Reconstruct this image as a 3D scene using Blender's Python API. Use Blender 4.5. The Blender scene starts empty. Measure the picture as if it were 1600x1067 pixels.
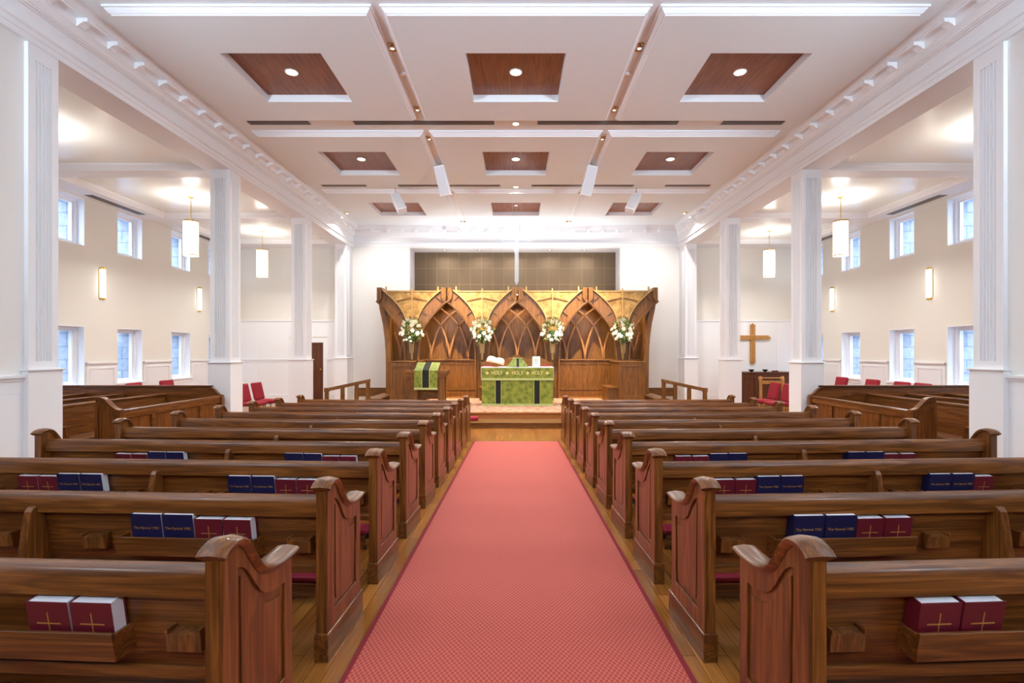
import bpy, bmesh, math, random
from mathutils import Vector, Matrix
random.seed(7)
PI = math.pi
R = math.radians
C = bpy.context.scene.collection
CX, HY, F, EYE = 806.0, 549.5, 800.0, 1.475
A = 5.78          # arcade plane (inner face of the columns)
XW = 10.3         # window walls
YB = 18.2         # wall behind the chancel
SL = 0.0281       # slope of the nave floor

def FZ(y):
    return -SL * min(y, 12.1)
def PX(px, d): return (px - CX) * d / F
def PZ(py, d): return EYE + (HY - py) * d / F

# ------------------------------------------------------------------ mesh builder
class MB:
    def __init__(s):
        s.v, s.f, s.m, s.cur = [], [], [], 0
    def add(s, vs, fs):
        o = len(s.v)
        s.v += [tuple(p) for p in vs]
        for f in fs:
            s.f.append([i + o for i in f]); s.m.append(s.cur)
        return o
    def box(s, x0, x1, y0, y1, z0, z1):
        vs = [(x, y, z) for x in (x0, x1) for y in (y0, y1) for z in (z0, z1)]
        s.add(vs, [(0,1,3,2),(4,6,7,5),(0,4,5,1),(2,3,7,6),(0,2,6,4),(1,5,7,3)])
        return s
    def prism(s, poly, ax, a0, a1):
        n = len(poly)
        def P(p, a):
            return (a, p[0], p[1]) if ax == 'x' else (p[0], a, p[1]) if ax == 'y' else (p[0], p[1], a)
        vs = [P(p, a0) for p in poly] + [P(p, a1) for p in poly]
        fs = [tuple(range(n)), tuple(range(2*n-1, n-1, -1))]
        fs += [(i, (i+1) % n, n + (i+1) % n, n + i) for i in range(n)]
        s.add(vs, fs); return s
    def ring(s, outer, inner, ax, a0, a1):
        n = len(outer)
        def P(p, a):
            return (a, p[0], p[1]) if ax == 'x' else (p[0], a, p[1]) if ax == 'y' else (p[0], p[1], a)
        vs = [P(p, a) for a in (a0, a1) for p in outer] + [P(p, a) for a in (a0, a1) for p in inner]
        fs = []
        for i in range(n):
            j = (i+1) % n
            fs += [(i, j, 2*n+j, 2*n+i), (n+i, 3*n+i, 3*n+j, n+j), (i, n+i, n+j, j), (2*n+i, 2*n+j, 3*n+j, 3*n+i)]
        s.add(vs, fs); return s
    def strip(s, a, b, ax, a0, a1):
        n = len(a)
        def P(p, t):
            return (t, p[0], p[1]) if ax == 'x' else (p[0], t, p[1]) if ax == 'y' else (p[0], p[1], t)
        vs = [P(p, t) for t in (a0, a1) for p in a] + [P(p, t) for t in (a0, a1) for p in b]
        fs = []
        for i in range(n-1):
            j = i+1
            fs += [(i, j, 2*n+j, 2*n+i), (n+i, 3*n+i, 3*n+j, n+j), (i, n+i, n+j, j), (2*n+i, 2*n+j, 3*n+j, 3*n+i)]
        fs += [(0, 2*n, 3*n, n), (n-1, 2*n-1, 4*n-1, 3*n-1)]
        s.add(vs, fs); return s
    def tube(s, path, r, n=8, cap=True):
        path = [Vector(p) for p in path]; m = len(path); vs = []
        rs = r if isinstance(r, (list, tuple)) else [r]*m
        up = None
        for i, p in enumerate(path):
            t = (path[min(i+1, m-1)] - path[max(i-1, 0)]).normalized()
            if up is None:
                up = Vector((0,0,1)) if abs(t.z) < .9 else Vector((1,0,0))
            a = t.cross(up)
            if a.length < 1e-5: a = t.cross(Vector((0,1,0)))
            a.normalize(); b = a.cross(t).normalized(); up = b
            for k in range(n):
                w = 2*PI*k/n
                vs.append(p + (a*math.cos(w) + b*math.sin(w))*rs[i])
        fs = [(i*n+k, i*n+(k+1) % n, (i+1)*n+(k+1) % n, (i+1)*n+k) for i in range(m-1) for k in range(n)]
        if cap: fs += [tuple(range(n)), tuple((m-1)*n+k for k in range(n-1, -1, -1))]
        s.add(vs, fs); return s
    def lathe(s, prof, n=20, c=(0,0,0), caps=True):
        m = len(prof); vs = []
        for r, z in prof:
            for k in range(n):
                w = 2*PI*k/n
                vs.append((c[0]+r*math.cos(w), c[1]+r*math.sin(w), c[2]+z))
        fs = [(i*n+k, i*n+(k+1) % n, (i+1)*n+(k+1) % n, (i+1)*n+k) for i in range(m-1) for k in range(n)]
        if caps: fs += [tuple(range(n-1, -1, -1)), tuple((m-1)*n+k for k in range(n))]
        s.add(vs, fs); return s
    def ball(s, c, r, n=10, sc=(1,1,1)):
        h = n//2
        prof = [(max(1e-4, r*math.sin(PI*i/h)), -r*math.cos(PI*i/h)) for i in range(h+1)]
        o = len(s.v); s.lathe(prof, n, (0,0,0))
        for i in range(o, len(s.v)):
            x, y, z = s.v[i]; s.v[i] = (c[0]+x*sc[0], c[1]+y*sc[1], c[2]+z*sc[2])
        return s
    def grid_slab(s, us, vs_, holes, ax, a0, a1):
        """slab in the plane across ax with rectangular holes (u0,u1,v0,v1)"""
        U = sorted(set(us) | {h[i] for h in holes for i in (0,1)}); V = sorted(set(vs_) | {h[i] for h in holes for i in (2,3)})
        U = [u for u in U if us[0] <= u <= us[1]]; V = [v for v in V if vs_[0] <= v <= vs_[1]]
        def solid(i, j):
            if i < 0 or j < 0 or i >= len(U)-1 or j >= len(V)-1: return False
            u, v = (U[i]+U[i+1])/2, (V[j]+V[j+1])/2
            return not any(h[0] < u < h[1] and h[2] < v < h[3] for h in holes)
        def P(u, v, a):
            return (a, u, v) if ax == 'x' else (u, a, v) if ax == 'y' else (u, v, a)
        idx = {}
        base = len(s.v)
        def vid(i, j, k):
            if (i, j, k) not in idx:
                idx[(i, j, k)] = len(s.v); s.v.append(P(U[i], V[j], (a0, a1)[k]))
            return idx[(i, j, k)]
        def q(*l):
            s.f.append([vid(*t) for t in l]); s.m.append(s.cur)
        for i in range(len(U)-1):
            for j in range(len(V)-1):
                if not solid(i, j): continue
                q((i,j,0),(i+1,j,0),(i+1,j+1,0),(i,j+1,0)); q((i,j,1),(i,j+1,1),(i+1,j+1,1),(i+1,j,1))
                if not solid(i-1, j): q((i,j,0),(i,j+1,0),(i,j+1,1),(i,j,1))
                if not solid(i+1, j): q((i+1,j,0),(i+1,j,1),(i+1,j+1,1),(i+1,j+1,0))
                if not solid(i, j-1): q((i,j,0),(i,j,1),(i+1,j,1),(i+1,j,0))
                if not solid(i, j+1): q((i,j+1,0),(i+1,j+1,0),(i+1,j+1,1),(i,j+1,1))
        return s
    def frame(s, x0, x1, y0, y1, prof, closed=False):
        """sweep a profile of (outward offset, z) round a rectangle"""
        n = len(prof); vs = []
        for o, z in prof:
            vs += [(x0-o, y0-o, z), (x1+o, y0-o, z), (x1+o, y1+o, z), (x0-o, y1+o, z)]
        fs = []
        for i in range(n if closed else n-1):
            j = (i+1) % n
            for k in range(4):
                fs.append((4*i+k, 4*i+(k+1) % 4, 4*j+(k+1) % 4, 4*j+k))
        s.add(vs, fs); return s
    def xf(s, M, start=0):
        for i in range(start, len(s.v)):
            s.v[i] = tuple(M @ Vector(s.v[i]))
        return s
    def build(s, name, mat, parent=None, bevel=0, smooth=False, seg=2, recalc=True, loc=None, rot=None):
        me = bpy.data.meshes.new(name)
        me.from_pydata(s.v, [], s.f)
        for m in (mat if isinstance(mat, (list, tuple)) else [mat]): me.materials.append(m)
        me.polygons.foreach_set('material_index', s.m)
        if recalc:
            bm = bmesh.new(); bm.from_mesh(me)
            bmesh.ops.recalc_face_normals(bm, faces=bm.faces); bm.to_mesh(me); bm.free()
        if smooth:
            me.polygons.foreach_set('use_smooth', [True]*len(me.polygons))
            me.set_sharp_from_angle(angle=R(38))
        o = bpy.data.objects.new(name, me); C.objects.link(o)
        if parent: o.parent = parent
        if loc is not None: o.location = loc
        if rot is not None: o.rotation_euler = rot
        if bevel:
            b = o.modifiers.new('edge', 'BEVEL'); b.width = bevel; b.segments = seg; b.limit_method = 'ANGLE'; b.angle_limit = R(32)
        return o

def mirrored(fn, s):
    """mirror a builder about x when s is -1"""
    return fn

def flipx(mb, s):
    if s < 0: mb.v = [(-x, y, z) for x, y, z in mb.v]
    return mb

def tag(o, label, cat, group=None, kind=None):
    o['label'] = label; o['category'] = cat
    if group: o['group'] = group
    if kind: o['kind'] = kind
    return o
def struct(o, label, cat='structure', group=None):
    return tag(o, label, cat, group, 'structure')
def thing(name, label, cat, loc=(0,0,0), rz=0, group=None, kind=None):
    o = bpy.data.objects.new(name, None); C.objects.link(o)
    o.empty_display_size = .1
    o.location = loc; o.rotation_euler = (0, 0, rz)
    return tag(o, label, cat, group, kind)
def dup(root, loc, rz=None, label=None, group=None):
    r = root.copy(); C.objects.link(r); r.location = loc
    if rz is not None: r.rotation_euler = (r.rotation_euler[0], r.rotation_euler[1], rz)
    if label: r['label'] = label
    if group: r['group'] = group
    for ch in list(root.children):
        c = ch.copy(); C.objects.link(c); c.parent = r
        for g in list(ch.children):
            d = g.copy(); C.objects.link(d); d.parent = c
    return r

# ------------------------------------------------------------------ materials
def L(c):
    return tuple((x/12.92 if x <= .04045 else ((x+.055)/1.055)**2.4) for x in [v/255 for v in c]) + (1,)
def nmat(name):
    m = bpy.data.materials.new(name); m.use_nodes = True
    nt = m.node_tree; return m, nt, nt.nodes['Principled BSDF']
def plain(name, c, rough=.5, metal=0, spec=.5, coat=0, emit=0, bump=0, bscale=60, ecol=None):
    m, nt, b = nmat(name)
    b.inputs['Base Color'].default_value = L(c); b.inputs['Roughness'].default_value = rough
    b.inputs['Metallic'].default_value = metal; b.inputs['Specular IOR Level'].default_value = spec
    b.inputs['Coat Weight'].default_value = coat
    if emit:
        b.inputs['Emission Color'].default_value = L(ecol or c); b.inputs['Emission Strength'].default_value = emit
    if bump:
        tc = nt.nodes.new('ShaderNodeTexCoord'); n = nt.nodes.new('ShaderNodeTexNoise'); n.inputs['Scale'].default_value = bscale
        n.inputs['Detail'].default_value = 4
        bp = nt.nodes.new('ShaderNodeBump'); bp.inputs['Strength'].default_value = bump; bp.inputs['Distance'].default_value = .01
        nt.links.new(tc.outputs['Object'], n.inputs['Vector']); nt.links.new(n.outputs['Fac'], bp.inputs['Height'])
        nt.links.new(bp.outputs['Normal'], b.inputs['Normal'])
    return m
def ramp(nt, stops):
    r = nt.nodes.new('ShaderNodeValToRGB'); e = r.color_ramp.elements
    while len(e) < len(stops): e.new(.5)
    for k, (p, c) in enumerate(stops): e[k].position = p; e[k].color = c
    return r
def wood(name, dark, mid, light, axis='x', rough=.3, fine=26, coat=.25, rnd=True):
    m, nt, b = nmat(name); N = nt.nodes.new; K = nt.links.new
    tc = N('ShaderNodeTexCoord'); oi = N('ShaderNodeObjectInfo')
    ad = N('ShaderNodeVectorMath'); ad.operation = 'MULTIPLY_ADD'
    cv = N('ShaderNodeCombineXYZ')
    for k in range(3): K(oi.outputs['Random'], cv.inputs[k])
    sc = N('ShaderNodeVectorMath'); sc.operation = 'SCALE'; sc.inputs['Scale'].default_value = 7.3 if rnd else 0
    K(cv.outputs[0], sc.inputs[0])
    a2 = N('ShaderNodeVectorMath'); a2.operation = 'ADD'; K(tc.outputs['Object'], a2.inputs[0]); K(sc.outputs[0], a2.inputs[1])
    mp = N('ShaderNodeMapping'); s = [9.0, 9.0, 9.0]; s['xyz'.index(axis)] = .55
    mp.inputs['Scale'].default_value = s; K(a2.outputs[0], mp.inputs['Vector'])
    n1 = N('ShaderNodeTexNoise'); n1.inputs['Scale'].default_value = 1.6; n1.inputs['Detail'].default_value = 5; n1.inputs['Distortion'].default_value = .9
    K(mp.outputs[0], n1.inputs['Vector'])
    mp2 = N('ShaderNodeMapping'); s = [fine*5.0]*3; s['xyz'.index(axis)] = 2.5; mp2.inputs['Scale'].default_value = s; K(a2.outputs[0], mp2.inputs['Vector'])
    n2 = N('ShaderNodeTexNoise'); n2.inputs['Scale'].default_value = 1; n2.inputs['Detail'].default_value = 2; K(mp2.outputs[0], n2.inputs['Vector'])
    # growth rings as bands of the broad noise
    mt = N('ShaderNodeMath'); mt.operation = 'MULTIPLY'; mt.inputs[1].default_value = 9; K(n1.outputs['Fac'], mt.inputs[0])
    fr = N('ShaderNodeMath'); fr.operation = 'PINGPONG'; fr.inputs[1].default_value = 1; K(mt.outputs[0], fr.inputs[0])
    mx = N('ShaderNodeMath'); mx.operation = 'MULTIPLY_ADD'; mx.inputs[1].default_value = .35; K(fr.outputs[0], mx.inputs[0])
    m3 = N('ShaderNodeMath'); m3.operation = 'MULTIPLY'; m3.inputs[1].default_value = .65; K(n2.outputs['Fac'], m3.inputs[0]); K(m3.outputs[0], mx.inputs[2])
    r = ramp(nt, [(.15, L(dark)), (.5, L(mid)), (.85, L(light))]); K(mx.outputs[0], r.inputs['Fac'])
    K(r.outputs['Color'], b.inputs['Base Color'])
    b.inputs['Roughness'].default_value = rough; b.inputs['Coat Weight'].default_value = coat; b.inputs['Coat Roughness'].default_value = .18
    b.inputs['Specular IOR Level'].default_value = .4
    return m

PEWC = ((60,30,9), (108,61,23), (146,91,41))
W_X = wood('oak_along_x', *PEWC, axis='x')
W_Y = wood('oak_along_y', *PEWC, axis='y')
W_Z = wood('oak_along_z', *PEWC, axis='z')
CHC = ((80,47,16), (120,77,30), (148,101,46))
S_X = wood('screen_oak_x', *CHC, axis='x', coat=.1, rough=.38)
S_Y = wood('screen_oak_y', *CHC, axis='y', coat=.1, rough=.38)
S_Z = wood('screen_oak_z', *CHC, axis='z', coat=.1, rough=.38)
TRAC = wood('tracery_oak', (134,88,46), (170,116,66), (196,144,92), axis='z', coat=.1, rough=.4)
WALNUT = wood('walnut_boards', (92,46,20), (134,74,36), (162,98,54), axis='y', coat=.1, rough=.4)
DARKOAK = wood('dark_oak', (58,28,14), (88,46,22), (110,62,30), axis='z', coat=.1, rough=.4)
LIGHTOAK = wood('light_oak', (150,100,45), (186,134,70), (208,160,95), axis='z', coat=.1, rough=.4)
WHITE = plain('white_gloss_paint', (238,240,243), .5, spec=.3)
CEIL = plain('ceiling_paint', (236,244,248), .55, spec=.3)
GLOSSC = plain('aisle_ceiling_gloss', (240,240,234), .22, spec=.6)
CREAM = plain('cream_wall_paint', (230,228,220), .6, spec=.3)
NAVEW = plain('nave_wall_paint', (232,231,228), .55, spec=.3)
BRASS = plain('brass', (206,168,90), .28, metal=1)
def goldleaf():
    m, nt, b = nmat('mottled_gold_leaf'); N = nt.nodes.new; K = nt.links.new
    tc = N('ShaderNodeTexCoord'); n = N('ShaderNodeTexNoise'); n.inputs['Scale'].default_value = 5; n.inputs['Detail'].default_value = 7; n.inputs['Roughness'].default_value = .7
    K(tc.outputs['Object'], n.inputs['Vector'])
    r = ramp(nt, [(.32, L((128,92,44))), (.52, L((176,138,80))), (.72, L((208,172,112)))]); K(n.outputs['Fac'], r.inputs['Fac']); K(r.outputs['Color'], b.inputs['Base Color'])
    b.inputs['Metallic'].default_value = .3; b.inputs['Roughness'].default_value = .45
    return m
GOLDL = goldleaf()
GOLD = plain('gold_leaf', (186,150,94), .48, metal=.3, bump=.25, bscale=14)
CHROME = plain('chrome', (200,200,205), .15, metal=1)
BLACKM = plain('black_metal', (22,20,20), .4, metal=.4)
DARK = plain('dark_slot', (30,26,26), .7)
SLATE = plain('vent_metal', (176,172,172), .4, metal=.5)
GLOW = plain('warm_lens', (255,246,226), .4, emit=14, ecol=(255,232,196))
GLOWS = plain('dim_lens', (255,248,236), .4, emit=1.4, ecol=(255,240,220))
SHADE = plain('lit_frosted_glass', (255,252,244), .35, emit=3.4, ecol=(255,249,240))
SCON = plain('lit_sconce_glass', (255,250,240), .35, emit=5, ecol=(255,249,240))
REDF = plain('red_fabric', (150,22,42), .85, bump=.3, bscale=160)
REDC = plain('kneeler_red_vinyl', (150,24,52), .6)
LINEN = plain('white_linen', (240,240,244), .8)
BLACKV = plain('black_velvet', (14,24,16), .8)
NAVY = plain('navy_cloth_cover', (12,17,62), .45)
MAROON = plain('maroon_cloth_cover', (98,15,32), .45)
PAGES = plain('book_pages', (240,240,244), .7)
GOLDP = plain('gold_print', (206,160,84), .35, metal=.6)
FRINGE = plain('pale_green_fringe', (178,190,120), .8, bump=.5, bscale=90)
BRAID2 = plain('pale_gold_embroidery', (244,226,158), .6)
BRAID = plain('yellow_braid', (214,206,120), .7)
WHITEP = plain('speaker_white', (238,238,240), .45)
GRILLE = plain('speaker_grille', (222,224,228), .6, bump=.2, bscale=200)
PETAL = plain('white_petal', (250,248,232), .6)
PETALC = plain('cream_petal', (240,226,170), .6)
LEAF = plain('leaf_green', (74,104,44), .6)
LEAFP = plain('pale_leaf', (150,165,104), .6)
BOWLM = plain('dark_blue_glaze', (22,24,48), .25)
SEAM = plain('niche_bead', (140,114,78), .6)
NICHEP = plain('niche_soffit_paint', (208,203,203), .5)
CARD = plain('white_card', (226,232,222), .6)

def acoustic():
    m, nt, b = nmat('brown_acoustic_cloth'); N = nt.nodes.new; K = nt.links.new
    tc = N('ShaderNodeTexCoord'); n = N('ShaderNodeTexNoise'); n.inputs['Scale'].default_value = 180
    K(tc.outputs['Object'], n.inputs['Vector'])
    r = ramp(nt, [(.3, L((92,74,54))), (.7, L((116,96,74)))]); K(n.outputs['Fac'], r.inputs['Fac']); K(r.outputs['Color'], b.inputs['Base Color'])
    b.inputs['Roughness'].default_value = .9
    return m
ACOU = acoustic()

def brocade():
    m, nt, b = nmat('green_brocade'); N = nt.nodes.new; K = nt.links.new
    tc = N('ShaderNodeTexCoord')
    v = N('ShaderNodeTexVoronoi'); v.inputs['Scale'].default_value = 9; v.feature = 'SMOOTH_F1'
    n = N('ShaderNodeTexNoise'); n.inputs['Scale'].default_value = 34; n.inputs['Detail'].default_value = 3; n.inputs['Distortion'].default_value = 2.5
    K(tc.outputs['Object'], v.inputs['Vector']); K(tc.outputs['Object'], n.inputs['Vector'])
    mx = N('ShaderNodeMath'); mx.operation = 'MULTIPLY_ADD'; mx.inputs[1].default_value = .5; K(v.outputs['Distance'], mx.inputs[0]); K(n.outputs['Fac'], mx.inputs[2])
    r = ramp(nt, [(.5, L((78,94,6))), (.66, L((106,122,14))), (.85, L((146,154,50)))]); K(mx.outputs[0], r.inputs['Fac'])
    K(r.outputs['Color'], b.inputs['Base Color']); b.inputs['Roughness'].default_value = .55; b.inputs['Sheen Weight'].default_value = .3
    return m
GREEN = brocade()

def carpet():
    m, nt, b = nmat('red_lattice_carpet'); N = nt.nodes.new; K = nt.links.new
    tc = N('ShaderNodeTexCoord'); sx = N('ShaderNodeSeparateXYZ'); K(tc.outputs['Object'], sx.inputs[0])
    outs = []
    for sg in (1, -1):
        a = N('ShaderNodeMath'); a.operation = 'MULTIPLY_ADD'; a.inputs[1].default_value = sg*.62
        K(sx.outputs['Y'], a.inputs[0]); K(sx.outputs['X'], a.inputs[2])
        f = N('ShaderNodeMath'); f.operation = 'MULTIPLY'; f.inputs[1].default_value = 1/.0255; K(a.outputs[0], f.inputs[0])
        p = N('ShaderNodeMath'); p.operation = 'FRACT'; K(f.outputs[0], p.inputs[0])
        l = N('ShaderNodeMath'); l.operation = 'LESS_THAN'; l.inputs[1].default_value = .2; K(p.outputs[0], l.inputs[0])
        outs.append(l)
    mx = N('ShaderNodeMath'); mx.operation = 'MAXIMUM'; K(outs[0].outputs[0], mx.inputs[0]); K(outs[1].outputs[0], mx.inputs[1])
    n = N('ShaderNodeTexNoise'); n.inputs['Scale'].default_value = 220; K(tc.outputs['Object'], n.inputs['Vector'])
    m2 = N('ShaderNodeMath'); m2.operation = 'MULTIPLY_ADD'; m2.inputs[1].default_value = .6; K(mx.outputs[0], m2.inputs[0])
    m3 = N('ShaderNodeMath'); m3.operation = 'MULTIPLY'; m3.inputs[1].default_value = .4; K(n.outputs['Fac'], m3.inputs[0]); K(m3.outputs[0], m2.inputs[2])
    r = ramp(nt, [(.08, L((160,34,29))), (.9, L((212,110,88)))]); K(m2.outputs[0], r.inputs['Fac'])
    K(r.outputs['Color'], b.inputs['Base Color']); b.inputs['Roughness'].default_value = .9; b.inputs['Sheen Weight'].default_value = .15
    return m
CARPET = carpet()
CARPETB = plain('carpet_border_red', (132,22,34), .9)

def planks(name, cols, bw=1.1, rh=.083, rot=90, rough=.26):
    m, nt, b = nmat(name); N = nt.nodes.new; K = nt.links.new
    tc = N('ShaderNodeTexCoord'); mp = N('ShaderNodeMapping'); mp.inputs['Rotation'].default_value = (0, 0, R(rot)); K(tc.outputs['Object'], mp.inputs['Vector'])
    br = N('ShaderNodeTexBrick'); br.offset = .37; br.inputs['Scale'].default_value = 1
    br.inputs['Brick Width'].default_value = bw; br.inputs['Row Height'].default_value = rh; br.inputs['Mortar Size'].default_value = .0016
    br.inputs['Color1'].default_value = L(cols[0]); br.inputs['Color2'].default_value = L(cols[1]); br.inputs['Mortar'].default_value = L(cols[2])
    K(mp.outputs[0], br.inputs['Vector'])
    mp2 = N('ShaderNodeMapping'); mp2.inputs['Scale'].default_value = (2, 70, 70); K(mp.outputs[0], mp2.inputs['Vector'])
    n = N('ShaderNodeTexNoise'); n.inputs['Scale'].default_value = 1; n.inputs['Detail'].default_value = 4; n.inputs['Distortion'].default_value = .6; K(mp2.outputs[0], n.inputs['Vector'])
    r = ramp(nt, [(.25, (.55, .5, .45, 1)), (.7, (1.1, 1.08, 1.05, 1))]); K(n.outputs['Fac'], r.inputs['Fac'])
    mx = N('ShaderNodeMix'); mx.data_type = 'RGBA'; mx.blend_type = 'MULTIPLY'; mx.inputs['Factor'].default_value = .75
    K(br.outputs['Color'], mx.inputs['A']); K(r.outputs['Color'], mx.inputs['B'])
    K(mx.outputs['Result'], b.inputs['Base Color']); b.inputs['Roughness'].default_value = rough; b.inputs['Coat Weight'].default_value = .2
    b.inputs['Coat Roughness'].default_value = .15
    return m
FLOORM = planks('oak_strip_floor', ((186,122,56), (150,92,36), (92,54,22)))
CHANF = planks('chancel_oak_floor', ((188,120,60), (160,98,44), (100,58,26)), rot=0)

def oriental():
    m, nt, b = nmat('oriental_rug'); N = nt.nodes.new; K = nt.links.new
    tc = N('ShaderNodeTexCoord')
    v = N('ShaderNodeTexVoronoi'); v.inputs['Scale'].default_value = 7; K(tc.outputs['Object'], v.inputs['Vector'])
    n = N('ShaderNodeTexNoise'); n.inputs['Scale'].default_value = 22; n.inputs['Detail'].default_value = 3; n.inputs['Distortion'].default_value = 3; K(tc.outputs['Object'], n.inputs['Vector'])
    mx = N('ShaderNodeMath'); mx.operation = 'MULTIPLY_ADD'; mx.inputs[1].default_value = .5; K(v.outputs['Distance'], mx.inputs[0]); K(n.outputs['Fac'], mx.inputs[2])
    r = ramp(nt, [(.42, L((70,52,60))), (.5, L((140,58,46))), (.62, L((166,98,74))), (.78, L((196,158,128)))]); K(mx.outputs[0], r.inputs['Fac'])
    K(r.outputs['Color'], b.inputs['Base Color']); b.inputs['Roughness'].default_value = .9
    return m
RUG = oriental()

def masonry(name, c1, c2, mo, bw, rh, ms):
    m, nt, b = nmat(name); N = nt.nodes.new; K = nt.links.new
    tc = N('ShaderNodeTexCoord'); mp = N('ShaderNodeMapping'); mp.inputs['Rotation'].default_value = (R(90), 0, R(90)) ; K(tc.outputs['Object'], mp.inputs['Vector'])
    # use y+x against z so that faces of every wall get courses
    sx = N('ShaderNodeSeparateXYZ'); K(tc.outputs['Object'], sx.inputs[0]); cm = N('ShaderNodeCombineXYZ')
    ad = N('ShaderNodeMath'); K(sx.outputs['X'], ad.inputs[0]); K(sx.outputs['Y'], ad.inputs[1]); K(ad.outputs[0], cm.inputs['X']); K(sx.outputs['Z'], cm.inputs['Y'])
    br = N('ShaderNodeTexBrick'); br.inputs['Scale'].default_value = 1; br.inputs['Brick Width'].default_value = bw; br.inputs['Row Height'].default_value = rh; br.inputs['Mortar Size'].default_value = ms
    br.inputs['Color1'].default_value = L(c1); br.inputs['Color2'].default_value = L(c2); br.inputs['Mortar'].default_value = L(mo); K(cm.outputs[0], br.inputs['Vector'])
    n = N('ShaderNodeTexNoise'); n.inputs['Scale'].default_value = 9; n.inputs['Detail'].default_value = 5; K(tc.outputs['Object'], n.inputs['Vector'])
    r = ramp(nt, [(.3, (.7, .7, .7, 1)), (.7, (1.1, 1.1, 1.1, 1))]); K(n.outputs['Fac'], r.inputs['Fac'])
    mx = N('ShaderNodeMix'); mx.data_type = 'RGBA'; mx.blend_type = 'MULTIPLY'; mx.inputs['Factor'].default_value = .8
    K(br.outputs['Color'], mx.inputs['A']); K(r.outputs['Color'], mx.inputs['B']); K(mx.outputs['Result'], b.inputs['Base Color']); b.inputs['Roughness'].default_value = .85
    return m
STONE = masonry('pale_stone', (150,160,176), (132,143,160), (104,114,130), .5, .32, .012)
BRICKP = masonry('pale_painted_brick', (88,104,128), (80,96,118), (66,80,104), .22, .075, .008)

def glassmat():
    m = bpy.data.materials.new('window_glass'); m.use_nodes = True; nt = m.node_tree; nt.nodes.clear(); N = nt.nodes.new; K = nt.links.new
    o = N('ShaderNodeOutputMaterial'); t = N('ShaderNodeBsdfTransparent'); t.inputs['Color'].default_value = (.94, .97, 1, 1)
    g = N('ShaderNodeBsdfGlossy'); g.inputs['Roughness'].default_value = .03
    mx = N('ShaderNodeMixShader'); mx.inputs[0].default_value = .07; K(t.outputs[0], mx.inputs[1]); K(g.outputs[0], mx.inputs[2]); K(mx.outputs[0], o.inputs['Surface'])
    return m
GLASS = glassmat()
def acrylic():
    m = bpy.data.materials.new('frosted_acrylic'); m.use_nodes = True; nt = m.node_tree; nt.nodes.clear(); N = nt.nodes.new; K = nt.links.new
    o = N('ShaderNodeOutputMaterial'); t = N('ShaderNodeBsdfTransparent'); t.inputs['Color'].default_value = (.9, .93, .95, 1)
    p = N('ShaderNodeBsdfPrincipled'); p.inputs['Base Color'].default_value = L((232,238,244)); p.inputs['Roughness'].default_value = .12; p.inputs['Specular IOR Level'].default_value = .8
    mx = N('ShaderNodeMixShader'); mx.inputs[0].default_value = .36; K(t.outputs[0], mx.inputs[1]); K(p.outputs[0], mx.inputs[2]); K(mx.outputs[0], o.inputs['Surface'])
    return m
ACRYL = acrylic()

# ------------------------------------------------------------------ floor and platform
prof = [(-4.2, FZ(-4.2)), (12.1, FZ(12.1)), (19.4, FZ(12.1)), (19.4, -.9), (-4.2, -.9)]
struct(MB().prism(prof, 'x', -XW-.4, XW+.4).build('floor', FLOORM), 'oak strip floor sloping gently down to the chancel steps', 'floor')
mb = MB().box(-4.95, 4.95, 12.1, YB, -.4, -.196); mb.box(-4.97, 4.97, 12.07, 12.3, -.222, -.194)
struct(mb.build('chancel_step', S_X, bevel=.008), 'lower wooden chancel step above the strip floor', 'step')
mb = MB().box(-4.5, 4.5, 12.86, YB, -.3, -.053); mb.box(-4.52, 4.52, 12.83, 13.0, -.08, -.051)
struct(mb.build('chancel_platform', [CHANF], bevel=.008), 'raised wooden chancel platform under the altar rug', 'platform')

t = thing('carpet_runner', 'long red lattice patterned carpet runner down the centre aisle', 'carpet')
y0, y1 = -1.5, 10.0
def sl(x0, x1, up):
    return MB().prism([(y0, FZ(y0)+.0005), (y1, FZ(y1)+.0005), (y1, FZ(y1)+up), (y0, FZ(y0)+up)], 'x', x0, x1)
sl(-.795, .815, .008).build('pile', CARPET, t)
for x0, x1 in ((-.82, -.795), (.815, .842)):
    sl(x0, x1, .0085).build('border', CARPETB, t)

rug = MB().box(-2.75, 2.75, 12.92, 16.7, -.0525, -.044)
tag(rug.build('oriental_rug', RUG), 'faded red and cream oriental rug under the green altar', 'rug')

# ------------------------------------------------------------------ walls
WIN_Y = [(5.55, 6.48), (7.5, 8.43), (9.4, 10.33), (11.3, 12.23), (13.22, 14.12), (15.3, 16.2), (17.15, 17.95)]
WZ = ((.65, 2.087), (3.987, 5.12))
holes = [(a, b, z0, z1) for a, b in WIN_Y for z0, z1 in WZ]
for s, side in ((-1, 'left'), (1, 'right')):
    x0, x1 = (XW, XW+.32)
    w = MB().grid_slab((-4.2, YB+.4), (-.9, 6.1), holes, 'x', s*x0, s*x1).build('wall_'+side, CREAM)
    struct(w, 'cream %s aisle wall pierced by two tiers of square and tall windows' % side, 'wall')
    MB().grid_slab((-4.2, YB+.4), (-.9, 6.1), holes, 'x', s*(x1+.005), s*(x1+.38)).build('stone_facing', STONE, w)
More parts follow.
